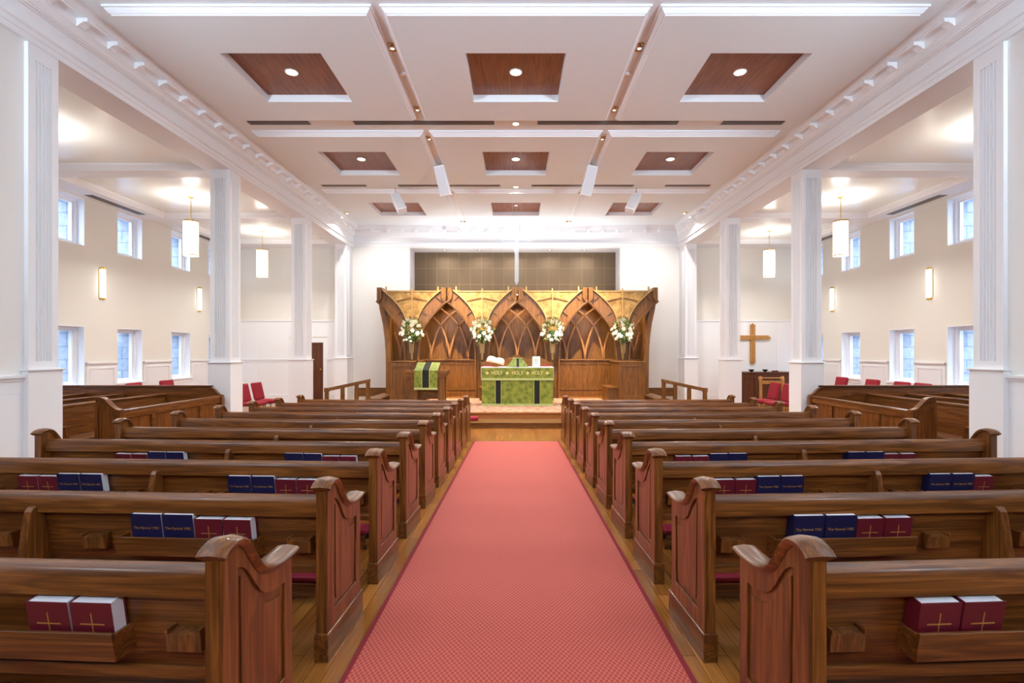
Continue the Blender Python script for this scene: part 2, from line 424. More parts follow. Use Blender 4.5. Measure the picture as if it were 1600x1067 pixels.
# windows
wn = 0
for s, side in ((-1, 'left'), (1, 'right')):
    for i, (a, b) in enumerate(WIN_Y):
        if i < 3: tiers = WZ if i else ()
        else: tiers = WZ
        for k, (z0, z1) in enumerate(tiers):
            wn += 1
            mb = MB(); xa, xb = s*(XW-.004), s*(XW+.3)
            xs = sorted((xa, xb))
            c = .02
            mb.box(xs[0], xs[1], a, a+c, z0, z1); mb.box(xs[0], xs[1], b-c, b, z0, z1)
            mb.box(xs[0], xs[1], a+c, b-c, z1-c, z1); mb.box(xs[0], xs[1], a+c, b-c, z0, z0+c)
            gx = sorted((s*(XW+.16), s*(XW+.3)))
            c2 = .065
            for (g0, g1, e) in ((gx[0], gx[1], c2), (*sorted((s*(XW+.21), s*(XW+.29))), c2+.05)):
                mb.box(g0, g1, a+c, a+e, z0+c, z1-c); mb.box(g0, g1, b-e, b-c, z0+c, z1-c)
                mb.box(g0, g1, a+e, b-e, z1-e, z1-c); mb.box(g0, g1, a+e, b-e, z0+c, z0+e)
            where = ['square upper', 'tall lower'][1-k]
            o = mb.build('window_%d' % wn, WHITE)
            struct(o, 'white framed %s window in the %s aisle wall, number %d from the rear' % (where, side, i+1), 'window', 'aisle windows')
            MB().box(*sorted((s*(XW+.245), s*(XW+.252))), a+.1, b-.1, z0+.1, z1-.1).build('pane', GLASS, o)
            if k == 0:
                mb = MB().box(*sorted((s*(XW-.06), s*(XW+.1))), a-.04, b+.04, z0-.03, z0+.022)
                mb.box(*sorted((s*(XW-.035), s*XW)), a-.06, b+.06, z0-.12, z0-.03)
                mb.build('sill', WHITE, o, bevel=.006)
# wainscot on the aisle walls
CAPZ = 1.205
tn = 0
for s, side in ((-1, 'left'), (1, 'right')):
    mb = MB(); X1 = XW-.002
    ys = [-4.0] + [v for a, b in WIN_Y for v in (a-.03, b+.03)] + [YB]
    hl = [(a-.03, b+.03, .56, CAPZ) for a, b in WIN_Y]
    mb.grid_slab((-4.0, YB), (-.5, CAPZ), hl, 'x', s*X1, s*(X1-.02))
    for i in range(0, len(ys), 2):
        ya, yb = ys[i], ys[i+1]
        mb.box(*sorted((s*X1, s*(X1-.06))), ya, yb, CAPZ-.025, CAPZ+.012)
        mb.box(*sorted((s*X1, s*(X1-.035))), ya, yb, CAPZ-.055, CAPZ-.025)
        n = max(1, round((yb-ya)/1.4)); w = (yb-ya)/n
        for k in range(n):
            u0, u1 = ya+k*w+.09, ya+(k+1)*w-.09
            if u1-u0 < .15: continue
            o_ = [(u0, -.05), (u1, -.05), (u1, CAPZ-.13), (u0, CAPZ-.13)]; q = .022
            i_ = [(u0+q, -.05+q), (u1-q, -.05+q), (u1-q, CAPZ-.13-q), (u0+q, CAPZ-.13-q)]
            mb.ring(o_, i_, 'x', s*(X1-.018), s*(X1-.034))
    mb.box(*sorted((s*X1, s*(X1-.045))), -4.0, YB, -.5, -.18)
    tn += 1
    struct(mb.build('trim_%d' % tn, WHITE), 'white panelled wainscot under the %s aisle windows' % side, 'wainscot')

# wall behind the chancel with its niche and the left doorway
NX0, NX1, NZ = -3.77, 3.71, 5.17
DX0, DX1, DZ = -7.98, -6.80, 1.84
fw = MB().grid_slab((-XW-.4, XW+.4), (-.9, 6.1), [(NX0, NX1, .3, NZ), (DX0, DX1, FZ(18), DZ)], 'y', YB, YB+.1)
o = fw.build('wall_front', CREAM)
struct(o, 'cream wall behind the chancel with a wide brown niche', 'wall')
for x0, x1 in ((-A, NX0), (NX1, A)):
    MB().box(x0, x1, YB-.004, YB, -.3, 5.3).build('nave_facing', NAVEW, o)
MB().box(NX0, NX1, YB-.004, YB, NZ, 5.3).build('nave_facing', NAVEW, o)
mb = MB(); mb.box(NX0-.1, NX0, YB+.1, YB+.95, .3, NZ+.1); mb.box(NX1, NX1+.1, YB+.1, YB+.95, .3, NZ+.1)
mb.box(NX0, NX1, YB+.1, YB+.95, NZ, NZ+.1); mb.box(NX0, NX1, YB+.1, YB+.95, .2, .3)
mb.build('niche_lining', NICHEP, o)
ni = MB().box(NX0, NX1, YB+.87, YB+.95, .3, NZ)
ni = struct(ni.build('niche_panel', ACOU), 'brown gridded cloth panelling at the back of the niche above the screen', 'wall panel')
mb = MB(); yn = YB+.868
nx = 18
for k in range(1, nx):
    x = NX0 + (NX1-NX0)*k/nx; mb.box(x-.006, x+.006, yn-.008, yn, .3, NZ)
for z in (4.58, 3.98, 3.38): mb.box(NX0, NX1, yn-.006, yn, z-.007, z+.007)
mb.build('bead_grid', SEAM, ni)
for k, px in enumerate((694.5, 749.5, 803, 859, 913)):
    x = (px-CX)*18.6/F
    t = thing('niche_light', 'small recessed light in the niche soffit, %s from the left' % ['first','second','third','fourth','fifth'][k], 'light', (x, 18.62, NZ), 0, 'niche soffit lights')
    MB().lathe([(.085, -.001), (.085, -.012), (.065, -.012), (.062, -.001)], 20).build('trim_ring', CHROME, t, smooth=True)
    MB().lathe([(.062, -.002), (.05, -.006), (.001, -.008)], 16, caps=False).build('lens', GLOWS, t)
# baseboards beside the screen
for s, side in ((-1, 'left'), (1, 'right')):
    mb = MB().box(*sorted((s*4.1, s*(A-.05))), YB-.04, YB-.005, -.1, .2); mb.box(*sorted((s*4.1, s*(A-.05))), YB-.055, YB-.005, .17, .2)
    struct(mb.build('baseboard_'+side, S_X, bevel=.005), 'oak baseboard on the wall at the %s of the carved screen' % side, 'baseboard')
# wainscot and rails on the aisle back walls
for s, side in ((-1, 'left'), (1, 'right')):
    mb = MB(); g = []
    if s < 0: g = [(DX0-.1, DX1+.1, -.5, 2.0)]
    lo, hi = sorted((s*(A+.4), s*XW))
    mb.grid_slab((lo, hi), (-.5, 2.57), g, 'y', YB-.018, YB-.001)
    segs = [(lo, hi)] if s > 0 else [(lo, DX0-.1), (DX1+.1, hi)]
    for a, b in segs:
        if s < 0:
            mb.box(a, b, YB-.055, YB-.018, CAPZ-.02, CAPZ+.012); mb.box(a, b, YB-.035, YB-.018, CAPZ-.09, CAPZ-.02)
        n = max(1, round((b-a)/1.0))
        for k in range(1, n): mb.box(a+(b-a)*k/n-.012, a+(b-a)*k/n+.012, YB-.024, YB-.018, -.3, 2.55)
        mb.box(a, b, YB-.04, YB-.018, -.5, -.05)
    mb.box(lo, hi, YB-.05, YB-.018, 2.55, 2.6)
    tn += 1
    struct(mb.build('trim_%d' % tn, WHITE), 'white panelled facing on the back wall of the %s aisle' % side, 'wainscot')
dr = thing('door_1', 'brown wooden door in a white casing behind the left columns', 'door', ((DX0+DX1)/2, YB, 0), kind='structure')
h = (DX1-DX0)/2; zf = FZ(18)
MB().box(-h+.04, h-.04, .03, .075, zf, DZ-.04).build('leaf', DARKOAK, dr)
mb = MB()
for a, b in ((-h-.1, -h+.04), (h-.04, h+.1)): mb.box(a, b, -.03, .09, zf, DZ+.1)
mb.box(-h+.04, h-.04, -.03, .09, DZ-.04, DZ+.1)
mb.build('casing', WHITE, dr, bevel=.006)
MB().ball((h-.14, .0, .85), .03, 12).build('door_knob', BRASS, dr, smooth=True)

# arcade walls near the camera, beams over the columns
for s, side in ((-1, 'left'), (1, 'right')):
    wl = MB().box(*sorted((s*(A+.05), s*(A+.36))), -4.2, 6.09, -.6, 6.1).build('wall_nave_'+side, NAVEW)
    struct(wl, 'solid nave wall before the first column on the %s' % side, 'wall')
    bm_ = MB().box(*sorted((s*A, s*(A+.4))), -4.2, YB, 5.16, 6.1)
    struct(bm_.build('beam', WHITE), 'long white beam resting on the %s row of columns' % side, 'beam')
    mb = MB(); X1 = A+.05
    mb.box(*sorted((s*X1, s*(X1-.055))), -4.0, 6.05, 1.165, 1.2); mb.box(*sorted((s*X1, s*(X1-.03))), -4.0, 6.05, 1.13, 1.165)
    mb.box(*sorted((s*X1, s*(X1-.015))), -4.0, 6.05, .98, 1.13)
    for a, b in ((5.72, 6.05), (4.0, 4.25), (2.2, 2.45)): mb.box(*sorted((s*X1, s*(X1-.015))), a, b, -.5, .98)
    tn += 1
    struct(mb.build('trim_%d' % tn, WHITE, bevel=.004), 'white chair rail and panels on the %s nave wall before the columns' % side, 'wainscot')
# rear wall with broad glazing behind the camera
rw = MB().grid_slab((-XW-.4, XW+.4), (-.9, 6.1), [(-3.0, -.3, 4.2, 5.6), (.3, 3.0, 4.2, 5.6)], 'y', -4.2, -3.9)
struct(rw.build('wall_back', DARKOAK), 'dark panelled rear wall with high windows behind the pews', 'wall')

# columns
def flutes(x0, y0, w):
    """square section with five flutes cut in every face"""
    out = []
    m = .085; g = (w-2*m)/5; dp = .026
    def side(px, py, dx, dy, nx, ny):
        r = [(px, py)]
        for k in range(5):
            a = m + k*g + .006; b = m + (k+1)*g - .006
            for t, d in ((a, 0), (a+.14*(b-a), dp), (b-.14*(b-a), dp), (b, 0)):
                r.append((px+dx*t-nx*d, py+dy*t-ny*d))
        return r
    out += side(x0, y0, 1, 0, 0, -1); out += side(x0+w, y0, 0, 1, 1, 0)
    out += side(x0+w, y0+w, -1, 0, 0, 1); out += side(x0, y0+w, 0, -1, -1, 0)
    return out
COLY = [6.07, 10.35, 14.1, 17.5]
for s, side in ((-1, 'left'), (1, 'right')):
    for k, y in enumerate(COLY):
        t = thing('column', ['nearest square fluted white column of the %s row, ending the nave wall', 'second square fluted white column of the %s row from the front', 'third square fluted white column of the %s row', 'farthest white pilaster column of the %s row against the back wall'][k] % side, 'column', (s*(A+.2), y+.2, 0), 0, 'fluted white columns', 'structure')
        zb = FZ(y)-.05
        mb = MB().box(-.2, .2, -.2, .2, 1.27, 1.36); mb.prism(flutes(-.2, -.2, .4), 'z', 1.36, 4.98); mb.box(-.2, .2, -.2, .2, 4.98, 5.16)
        if k == 3: mb.box(-.17, .17, .2, .7, 1.27, 5.16)
        mb.build('shaft', WHITE, t)
        mb = MB().box(-.228, .228, -.228, .228, zb, 1.245)
        if k == 3: mb.box(-.2, .2, .228, .695, zb, 1.245)
        mb.build('base', WHITE, t)
        mb = MB().box(-.25, .25, -.25, .25, 1.245, 1.27)
        if k == 3: mb.box(-.22, .22, .25, .695, 1.245, 1.27)
        mb.build('cap_molding', WHITE, t, bevel=.006)

# cornice round the nave
CP = [(-.004, 5.16), (.012, 5.16), (.012, 5.235), (.022, 5.235), (.022, 5.30), (.05, 5.315), (.05, 5.34), (.006, 5.355), (.006, 5.545), (.02, 5.55), (.02, 5.567),
      (.04, 5.575), (.04, 5.592), (.055, 5.60), (.06, 5.62), (.07, 5.65), (.095, 5.68), (.105, 5.685), (.105, 5.785), (.185, 5.79), (.185, 5.825), (.195, 5.83), (.2, 5.86), (.215, 5.90), (.24, 5.93), (-.004, 5.94)]
def cornice(pts_a, pts_b, name, lab):
    n = len(pts_a); mb = MB(); mb.add(pts_a+pts_b, [(i, (i+1) % n, n+(i+1) % n, n+i) for i in range(n)] + [tuple(range(n)), tuple(range(2*n-1, n-1, -1))])
    return struct(mb.build(name, WHITE), lab, 'cornice')
tn += 1
cl = cornice([(-A+o_, -4.0, z) for o_, z in CP], [(-A+o_, YB-o_, z) for o_, z in CP], 'trim_%d' % tn, 'white bracketed cornice along the left side of the nave ceiling'); tn += 1
cr = cornice([(A-o_, -4.0, z) for o_, z in CP], [(A-o_, YB-o_, z) for o_, z in CP], 'trim_%d' % tn, 'white bracketed cornice along the right side of the nave ceiling'); tn += 1
cb = cornice([(-A+o_, YB-o_, max(z, 5.22)) for o_, z in CP], [(A-o_, YB-o_, max(z, 5.22)) for o_, z in CP], 'trim_%d' % tn, 'white bracketed cornice across the wall above the niche')
br = [(0, 5.685), (.03, 5.69), (.05, 5.715), (.075, 5.72), (.085, 5.735), (.15, 5.735), (.15, 5.787), (0, 5.787)]
def bracket(parent, first=[None]):
    if first[0] is None:
        first[0] = MB().prism(br, 'y', -.055, .055).build('bracket', WHITE, parent); return first[0]
    c = first[0].copy(); C.objects.link(c); c.parent = parent; return c
y = 5.15
while y < 17.9:
    b_ = bracket(cl); b_.location = (-A+.1, y, 0); b_.rotation_euler = (0, 0, 0)
    b_ = bracket(cr); b_.location = (A-.1, y, 0); b_.rotation_euler = (0, 0, PI)
    y += .505
for k in range(-10, 11):
    b_ = bracket(cb); b_.location = (k*.505+.02, YB-.1, 0); b_.rotation_euler = (0, 0, -PI/2)

# ------------------------------------------------------------------ ceilings
ROWS = [(6.65, 9.64), (10.39, 13.3), (14.1, 16.56)]
COLS = [(-5.23, -1.95), (-1.66, 1.66), (1.95, 5.23)]
COF = [(7.46, 8.94), (11.15, 12.65), (14.96, 16.4)]
hol = [((a+b)/2-.75, (a+b)/2+.75, c, d) for a, b in COLS for c, d in COF]
struct(MB().box(-XW-.8, XW+.8, -4.3, YB+1.0, 6.1, 6.3).build('roof', CEIL), 'flat roof slab over the hall', 'roof')
struct(MB().grid_slab((-A, A), (-4.2, YB), hol, 'z', 5.93, 6.1).build('ceiling', CEIL), 'white nave ceiling with channels between lowered panels', 'ceiling')
cpro = [(0, 5.83), (.012, 5.83), (.014, 5.845), (.03, 5.85), (.045, 5.866), (.066, 5.89), (.07, 5.9), (.09, 5.903), (.09, 5.93)]
pos = ['left', 'middle', 'right']; rown = ['nearest', 'middle', 'farthest']
for i, (ya, yb) in enumerate(ROWS):
    for j, (xa, xb) in enumerate(COLS):
        xm = (xa+xb)/2; ca, cb_ = COF[i]
        hl = (xm-.75, xm+.75, ca, cb_)
        o = MB().grid_slab((xa, xb), (ya, yb), [hl], 'z', 5.83, 5.9295).build('ceiling_panel', CEIL)
        struct(o, 'white ceiling panel with a square wood coffer, %s row, %s' % (rown[i], pos[j]), 'ceiling panel', 'coffered ceiling panels')
        MB().frame(xa, xb, ya, yb, cpro).build('crown_molding', WHITE, o)
        mb = MB(); e = .012
        mb.box(hl[0], hl[0]+e, ca, cb_, 5.83, 5.985); mb.box(hl[1]-e, hl[1], ca, cb_, 5.83, 5.985)
        mb.box(hl[0]+e, hl[1]-e, ca, ca+e, 5.83, 5.985); mb.box(hl[0]+e, hl[1]-e, cb_-e, cb_, 5.83, 5.985)
        mb.build('coffer_lining', WHITE, o)
        wd = MB()
        nb = 7
        for k in range(nb):
            a = hl[0]+e+(1.5-2*e)*k/nb; b = hl[0]+e+(1.5-2*e)*(k+1)/nb
            wd.box(a+.001, b-.001, ca+e, cb_-e, 5.955, 5.985)
        wd.build('wood_boards', WALNUT, o)
        yc = (ca+cb_)/2
        t = thing('ceiling_light', 'round lit downlight in the wood coffer, %s row, %s' % (rown[i], pos[j]), 'light', (xm, yc, 5.955), 0, 'coffer downlights')
        if i < 2:
            MB().lathe([(.105, -.001), (.105, -.012), (.085, -.012), (.082, -.002)], 24).build('trim_ring', WHITEP, t, smooth=True)
            MB().lathe([(.083, -.004), (.06, -.008), (.001, -.01)], 20, caps=False).build('lens', GLOW, t)
        else:
            MB().lathe([(.06, -.001), (.06, -.012), (.045, -.012), (.042, -.002)], 20).build('trim_ring', WHITEP, t, smooth=True)
            MB().lathe([(.043, -.004), (.03, -.006), (.001, -.008)], 16, caps=False).build('lens', GLOWS, t)
# aisle ceilings
ABAY = [(1.9, 5.9), (6.6, 10.43), (10.83, 14.13), (14.62, 17.47)]
apro = [(0, 5.16), (-.012, 5.16), (-.02, 5.185), (-.05, 5.21), (-.07, 5.24), (-.09, 5.245), (-.09, 5.29)]
for s, side in ((-1, 'left'), (1, 'right')):
    x0, x1 = 6.3, 9.72
    lo, hi = sorted((s*x0, s*x1)); wl, wh = sorted((s*(A+.4), s*XW))
    o = MB().grid_slab((wl, wh), (-4.2, YB), [(lo, hi, a, b) for a, b in ABAY], 'z', 5.16, 5.288).build('ceiling_'+side, WHITE)
    struct(o, 'glossy white ceiling over the %s aisle with shallow recessed bays' % side, 'ceiling')
    MB().box(wl, wh, -4.2, YB, 5.29, 5.4).build('recess_panel', GLOSSC, o)
    for a, b in ABAY: MB().frame(lo, hi, a, b, apro).build('crown_molding', WHITE, o)

# lights and devices in the nave channels
def eyeball(x, y, lab, z=5.93, lit=False):
    t = thing('recessed_spotlight', lab, 'light', (x, y, z), 0, 'recessed spotlights in the ceiling channels')
    MB().lathe([(.105, -.001), (.105, -.014), (.09, -.014), (.088, -.002)], 24).build('trim_ring', BRASS, t, smooth=True)
    MB().lathe([(.088, -.003), (.07, -.0035), (.055, -.02), (.03, -.03), (.001, -.033)], 20, caps=False).build('reflector', CHROME, t, smooth=True)
    MB().lathe([(.03, -.031), (.02, -.036), (.001, -.038)], 12, caps=False).build('lens', GLOW if lit else GLOWS, t)
nm = ['nearest', 'second', 'third', 'fourth', 'farthest']
for s, side in ((-1, 'left'), (1, 'right')):
    for k, y in enumerate((7.48, 9.39, 10.68, 14.4, 17.5)):
        eyeball(s*1.805, y, 'brass rimmed recessed spotlight in the %s ceiling channel, %s along it' % (side, nm[k]))
    eyeball(s*5.4, 16.4, 'lit spotlight at the far %s corner of the nave ceiling beside the cornice' % side, lit=True)
for k, (x, y) in enumerate(((0, 10.0), (0, 13.84))):
    t = thing('ceiling_light', 'small lit downlight in the %s cross channel of the ceiling' % ['nearer', 'farther'][k], 'light', (x, y, 5.93), 0, 'cross channel downlights')
    MB().lathe([(.075, -.001), (.075, -.012), (.06, -.012), (.058, -.002)], 20).build('trim_ring', WHITEP, t, smooth=True)
    MB().lathe([(.058, -.004), (.04, -.007), (.001, -.009)], 16, caps=False).build('lens', GLOW, t)
for x, y in ((-1.805, 8.2), (1.805, 8.2)):
    tag(MB().lathe([(.06, 0), (.06, -.02), (.045, -.03), (.001, -.031)], 18, (x, y, 5.9299)).build('smoke_detector', WHITEP, smooth=True), 'small round smoke detector in the %s ceiling channel between spotlights' % ('left' if x < 0 else 'right'), 'smoke detector')
def vent(x0, x1, y, w, z, lab, along='x', n=3):
    t = thing('ceiling_vent', lab, 'vent', ((x0+x1)/2, y, z) if along == 'x' else (y, (x0+x1)/2, z), 0 if along == 'x' else PI/2, 'slot vents')
    h = (x1-x0)/2
    MB().box(-h, h, -w/2, w/2, -.004, -.0005).build('backing', DARK, t)
    mb = MB(); q = .012
    mb.box(-h-q, h+q, -w/2-q, -w/2, -.01, 0); mb.box(-h-q, h+q, w/2, w/2+q, -.01, 0); mb.box(-h-q, -h, -w/2, w/2, -.01, 0); mb.box(h, h+q, -w/2, w/2, -.01, 0)
    mb.build('frame', WHITEP, t)
    for k in range(1, n):
        yy = -w/2+w*k/n; MB().box(-h, h, yy-.008, yy+.008, -.012, -.004).build('slat', SLATE, t)
for k, (y, w) in enumerate(((9.95, .22), (13.72, .2))):
    nmx = ['nearer', 'farther'][k]
    for x0, x1, wh in ((-5.2, -4.0, 'far left'), (-3.15, -.42, 'left of centre'), (.42, 3.15, 'right of centre'), (4.0, 5.2, 'far right')):
        vent(x0, x1, y, w*.8, 5.93, 'dark slot vent in the %s cross channel of the nave ceiling, %s' % (nmx, wh))
for s, side in ((-1, 'left'), (1, 'right')):
    vent(12.0, 13.75, s*10.03, .22, 5.16, 'slot vent in the %s aisle ceiling above the wall windows, nearer' % side, 'y')
    vent(15.9, 17.2, s*10.03, .22, 5.16, 'slot vent in the %s aisle ceiling above the wall windows, farther' % side, 'y')
    vent(8.3, 10.0, s*10.03, .22, 5.16, 'slot vent in the %s aisle ceiling beside the first columns' % side, 'y')

# loudspeakers hung from the ceiling
def speaker(p0, p1, w, dep, lab, face):
    p0, p1 = Vector(p0), Vector(p1); ax = (p1-p0); ln = ax.length; ax.normalize()
    f = Vector(face); f = (f - ax*f.dot(ax)).normalized(); sd = ax.cross(f)
    M = Matrix((sd.to_4d(), f.to_4d(), ax.to_4d(), (0,0,0,1))).transposed(); M.translation = p0; M[3][3] = 1
    t = thing('loudspeaker', lab, 'speaker', tuple(p0), 0, 'white ceiling loudspeakers')
    M2 = M.copy(); M2.translation = (0,0,0)
    def X(mb): return mb.xf(M2)
    X(MB().box(-w/2, w/2, -dep, 0, 0, ln)).build('cabinet', WHITEP, t, bevel=.012)
    X(MB().box(-w/2+.02, w/2-.02, 0.0, .012, .03, ln-.03)).build('grille', GRILLE, t, bevel=.004)
    MB().tube([tuple(M2 @ Vector((0, -dep*.6, .06))), (M2 @ Vector((0, -dep*.6, .06)) + Vector((0, 0, 5.93-p0.z-(M2 @ Vector((0, 0, .06))).z)))[:]], .012).build('mount', CHROME, t)
for s, side in ((-1, 'left'), (1, 'right')):
    d0, d1 = 11.9, 12.1
    speaker((s*1.80, d0, 5.80), (s*1.66, d1, 5.16), .25, .22, 'white column loudspeaker hanging from the %s ceiling channel, tilted down at the pews' % side, (0, -1, -.35))
    speaker((s*2.72+s*.0, 13.6, 5.75) if False else (PX(806+s*190, 13.7), 13.7, PZ(300, 13.7)-.02), (PX(806+s*177, 13.5), 13.5, PZ(326, 13.5)), .24, .2, 'white loudspeaker angled diagonally before the far %s wood coffer' % side, (-s*.5, -.8, -.5))

# pendant lamps and sconces
PEN = [(8.02, 12.64), (8.02, 16.2), (8.02, 8.5)]
pn = ['nearer', 'farther', 'nearest']
pr = None
for s, side in ((-1, 'left'), (1, 'right')):
    for k, (x, y) in enumerate(PEN):
        lab = 'lit cylindrical pendant lamp on a brass rod, %s of the two in the %s aisle' % (pn[k], side) if k < 2 else 'lit pendant lamp hanging behind the first column in the %s aisle' % side
        if pr is None:
            pr = thing('pendant_lamp', lab, 'lamp', (s*x, y, 5.29), 0, 'aisle pendant lamps')
            zt, zb = -.60, -1.44; r = .165
            MB().lathe([(.075, 0), (.075, -.012), (.03, -.03), (.001, -.031)], 20).build('canopy', BRASS, pr, smooth=True)
            MB().tube([(0,0,-.02), (0,0,zt)], .009).build('rod', BRASS, pr)
            MB().lathe([(r, zt), (r, zb)], 32, caps=False).build('lamp_shade', SHADE, pr, smooth=True)
            MB().lathe([(r+.004, zt+.012), (r+.008, zt+.012), (r+.008, zt-.02), (r+.004, zt-.02), (r+.004, zt+.012)], 32, caps=False).build('top_ring', BRASS, pr)
            MB().lathe([(r+.003, zb+.015), (r+.008, zb+.015), (r+.008, zb-.01), (r+.003, zb-.01), (r+.003, zb+.015)], 32, caps=False).build('bottom_ring', BRASS, pr)
            MB().lathe([(r+.002, zt+.004), (.001, zt+.008)], 32, caps=False).build('top_plate', BRASS, pr)
            MB().lathe([(r-.006, zb+.004), (.001, zb+.003)], 32, caps=False).build('diffuser', SHADE, pr)
            for q in range(6):
                w = 2*PI*q/6+.3
                for dw in (-.09, .09):
                    xx, yy = (r+.004)*math.cos(w+dw), (r+.004)*math.sin(w+dw)
                    MB().tube([(xx, yy, zt), (xx, yy, zb)], .0035, 6).build('bar', BRASS, pr)
        else:
            dup(pr, (s*x, y, 5.29), None, lab)
sc0 = None
for s, side in ((-1, 'left'), (1, 'right')):
    for k, y in enumerate((12.72, 16.62)):
        lab = 'brass and frosted glass wall sconce on the %s aisle wall, %s of two' % (side, ['nearer', 'farther'][k])
        if sc0 is None:
            t = sc0 = thing('wall_sconce', lab, 'lamp', (s*XW, y, 3.17), 0, 'wall sconces')
            MB().box(.0, .018, -.085, .085, -.36, .36).build('back_plate', BRASS, t, bevel=.005)
            pts = [(.018, -.07), (.06, -.064), (.082, -.03), (.082, .03), (.06, .064), (.018, .07)]
            MB().prism(pts, 'z', -.34, .34).build('glass_shade', SCON, t, smooth=True)
            for z in (-.25, -.22, .22, .25):
                MB().prism([(a+.004 if a > .05 else a, b*1.03) for a, b in pts], 'z', z-.005, z+.005).build('band', BRASS, t)
            for z, sg in ((.36, 1), (-.36, -1)):
                for yy in (-.05, .05):
                    MB().box(.015, .06, yy*.8-.022, yy*.8+.022, *sorted((z, z+sg*.045))).build('finial', BRASS, t, bevel=.008)
        else:
            dup(sc0, (s*XW, y, 3.17), PI if s > 0 else 0, lab)

# ------------------------------------------------------------------ pews
TH = R(3.1); PL = 3.36; AX = .94; PITCH = .915; Y0 = 1.641
topc = [(-.02, .868), (0, .885), (.035, .897), (.075, .897), (.11, .882), (.145, .846), (.18, .796), (.215, .752), (.255, .728), (.30, .716), (.35, .710), (.40, .710), (.44, .713), (.475, .716)]
def interp(c, y):
    if y <= c[0][0]: return c[0][1]
    for (a, za), (b, zb) in zip(c, c[1:]):
        if a <= y <= b: return za+(zb-za)*(y-a)/(b-a)
    return c[-1][1]
def smoothc(c, n=4):
    out = []
    P = [c[0]]+c+[c[-1]]
    for i in range(1, len(P)-2):
        for k in range(n):
            t = k/n; p0, p1, p2, p3 = P[i-1], P[i], P[i+1], P[i+2]
            out.append(tuple(.5*((2*p1[j])+(-p0[j]+p2[j])*t+(2*p0[j]-5*p1[j]+4*p2[j]-p3[j])*t*t+(-p0[j]+3*p1[j]-3*p2[j]+p3[j])*t**3) for j in (0,1)))
    out.append(c[-1]); return out
TC = smoothc(topc, 2)
def make_end(u0, u1, face, s, parent, t0=.01):
    """pew end between u0 and u1; face is the u of its panelled outer side"""
    sg = 1 if face > (u0+u1)/2 else -1
    yb, yf = .0, .455
    ys = [yb, .03, .06, .09, .12, .15, .18, .21, .24, .28, .32, .36, .40, .43, yf]
    zt = [interp(TC, y)-.022 for y in ys]
    core = [(yb, -.02)] + list(zip(ys, zt)) + [(yf, -.02)]
    e = flipx(MB().prism(core, 'x', u0 + (t0 if sg < 0 else 0), u1 - (t0 if sg > 0 else 0)), s).build('pew_end', W_Z, parent)
    # frame with a scroll topped sunk panel on the outer side
    inn = []; outl = []
    yi = [.085 + (.395-.085)*k/14 for k in range(15)]
    top_in = [(y, min(interp(TC, y-.012)-.105, .80)) for y in yi]
    outl = [(yb, .10)] + list(zip([yb+(yf-yb)*k/14 for k in range(15)], [interp(TC, yb+(yf-yb)*k/14)-.022 for k in range(15)])) + [(yf, .10)]
    inn = [(.085, .225)] + top_in + [(.395, .225)]
    ff = sorted((face, face-sg*t0))
    flipx(MB().ring(outl, inn, 'x', *ff), s).build('frame', W_Z, e, bevel=.003)
    cx_, cz_ = .24, .45
    pin = [(.115, .26)] + [(y*.87+.031, z-.035) for y, z in top_in] + [(.365, .26)]
    flipx(MB().prism(pin, 'x', *sorted((face-sg*t0, face-sg*(t0-.006)))), s).build('raised_panel', W_Z, e, bevel=.004)
    # moulded cap following the scroll
    n = len(TC)
    def off(h):
        r = []
        for i, p in enumerate(TC):
            a, b = TC[max(i-1, 0)], TC[min(i+1, n-1)]
            dx, dz = b[0]-a[0], b[1]-a[1]; l = math.hypot(dx, dz) or 1
            r.append((p[0]+dz/l*h, p[1]-dx/l*h))
        return r
    lo, md, up = off(.026), off(.012), TC
    cp = MB()
    secs = [(lo, .004), (md, .02), (off(.004), .022), (off(-.004), .014)]
    rows = []
    for c, o_ in secs: rows.append((c, u0-o_, u1+o_))
    ridge = off(-.010)
    vs = []
    loops = []
    for i in range(n):
        lp = [(rows[0][1], *rows[0][0][i]), (rows[1][1], *rows[1][0][i]), (rows[2][1], *rows[2][0][i]), (rows[3][1], *rows[3][0][i]), ((u0+u1)/2, *ridge[i]),
              (rows[3][2], *rows[3][0][i]), (rows[2][2], *rows[2][0][i]), (rows[1][2], *rows[1][0][i]), (rows[0][2], *rows[0][0][i])]
        loops.append(lp)
    m = 9
    vs = [p for lp in loops for p in lp]
    fs = [(i*m+k, i*m+(k+1) % m, (i+1)*m+(k+1) % m, (i+1)*m+k) for i in range(n-1) for k in range(m)]
    fs += [tuple(range(m)), tuple((n-1)*m+k for k in range(m-1, -1, -1))]
    cp.add(vs, fs)
    flipx(cp, s).build('cap', W_Y, e, smooth=True)
    pl = MB().box(u0-.008, u1+.008, -.012, .485, -.025, .14)
    flipx(pl, s).build('plinth', W_Y, e, bevel=.005)
    return e
def back_y(h): return .075 + (.80-h)*.16      # rear face of the reclined back
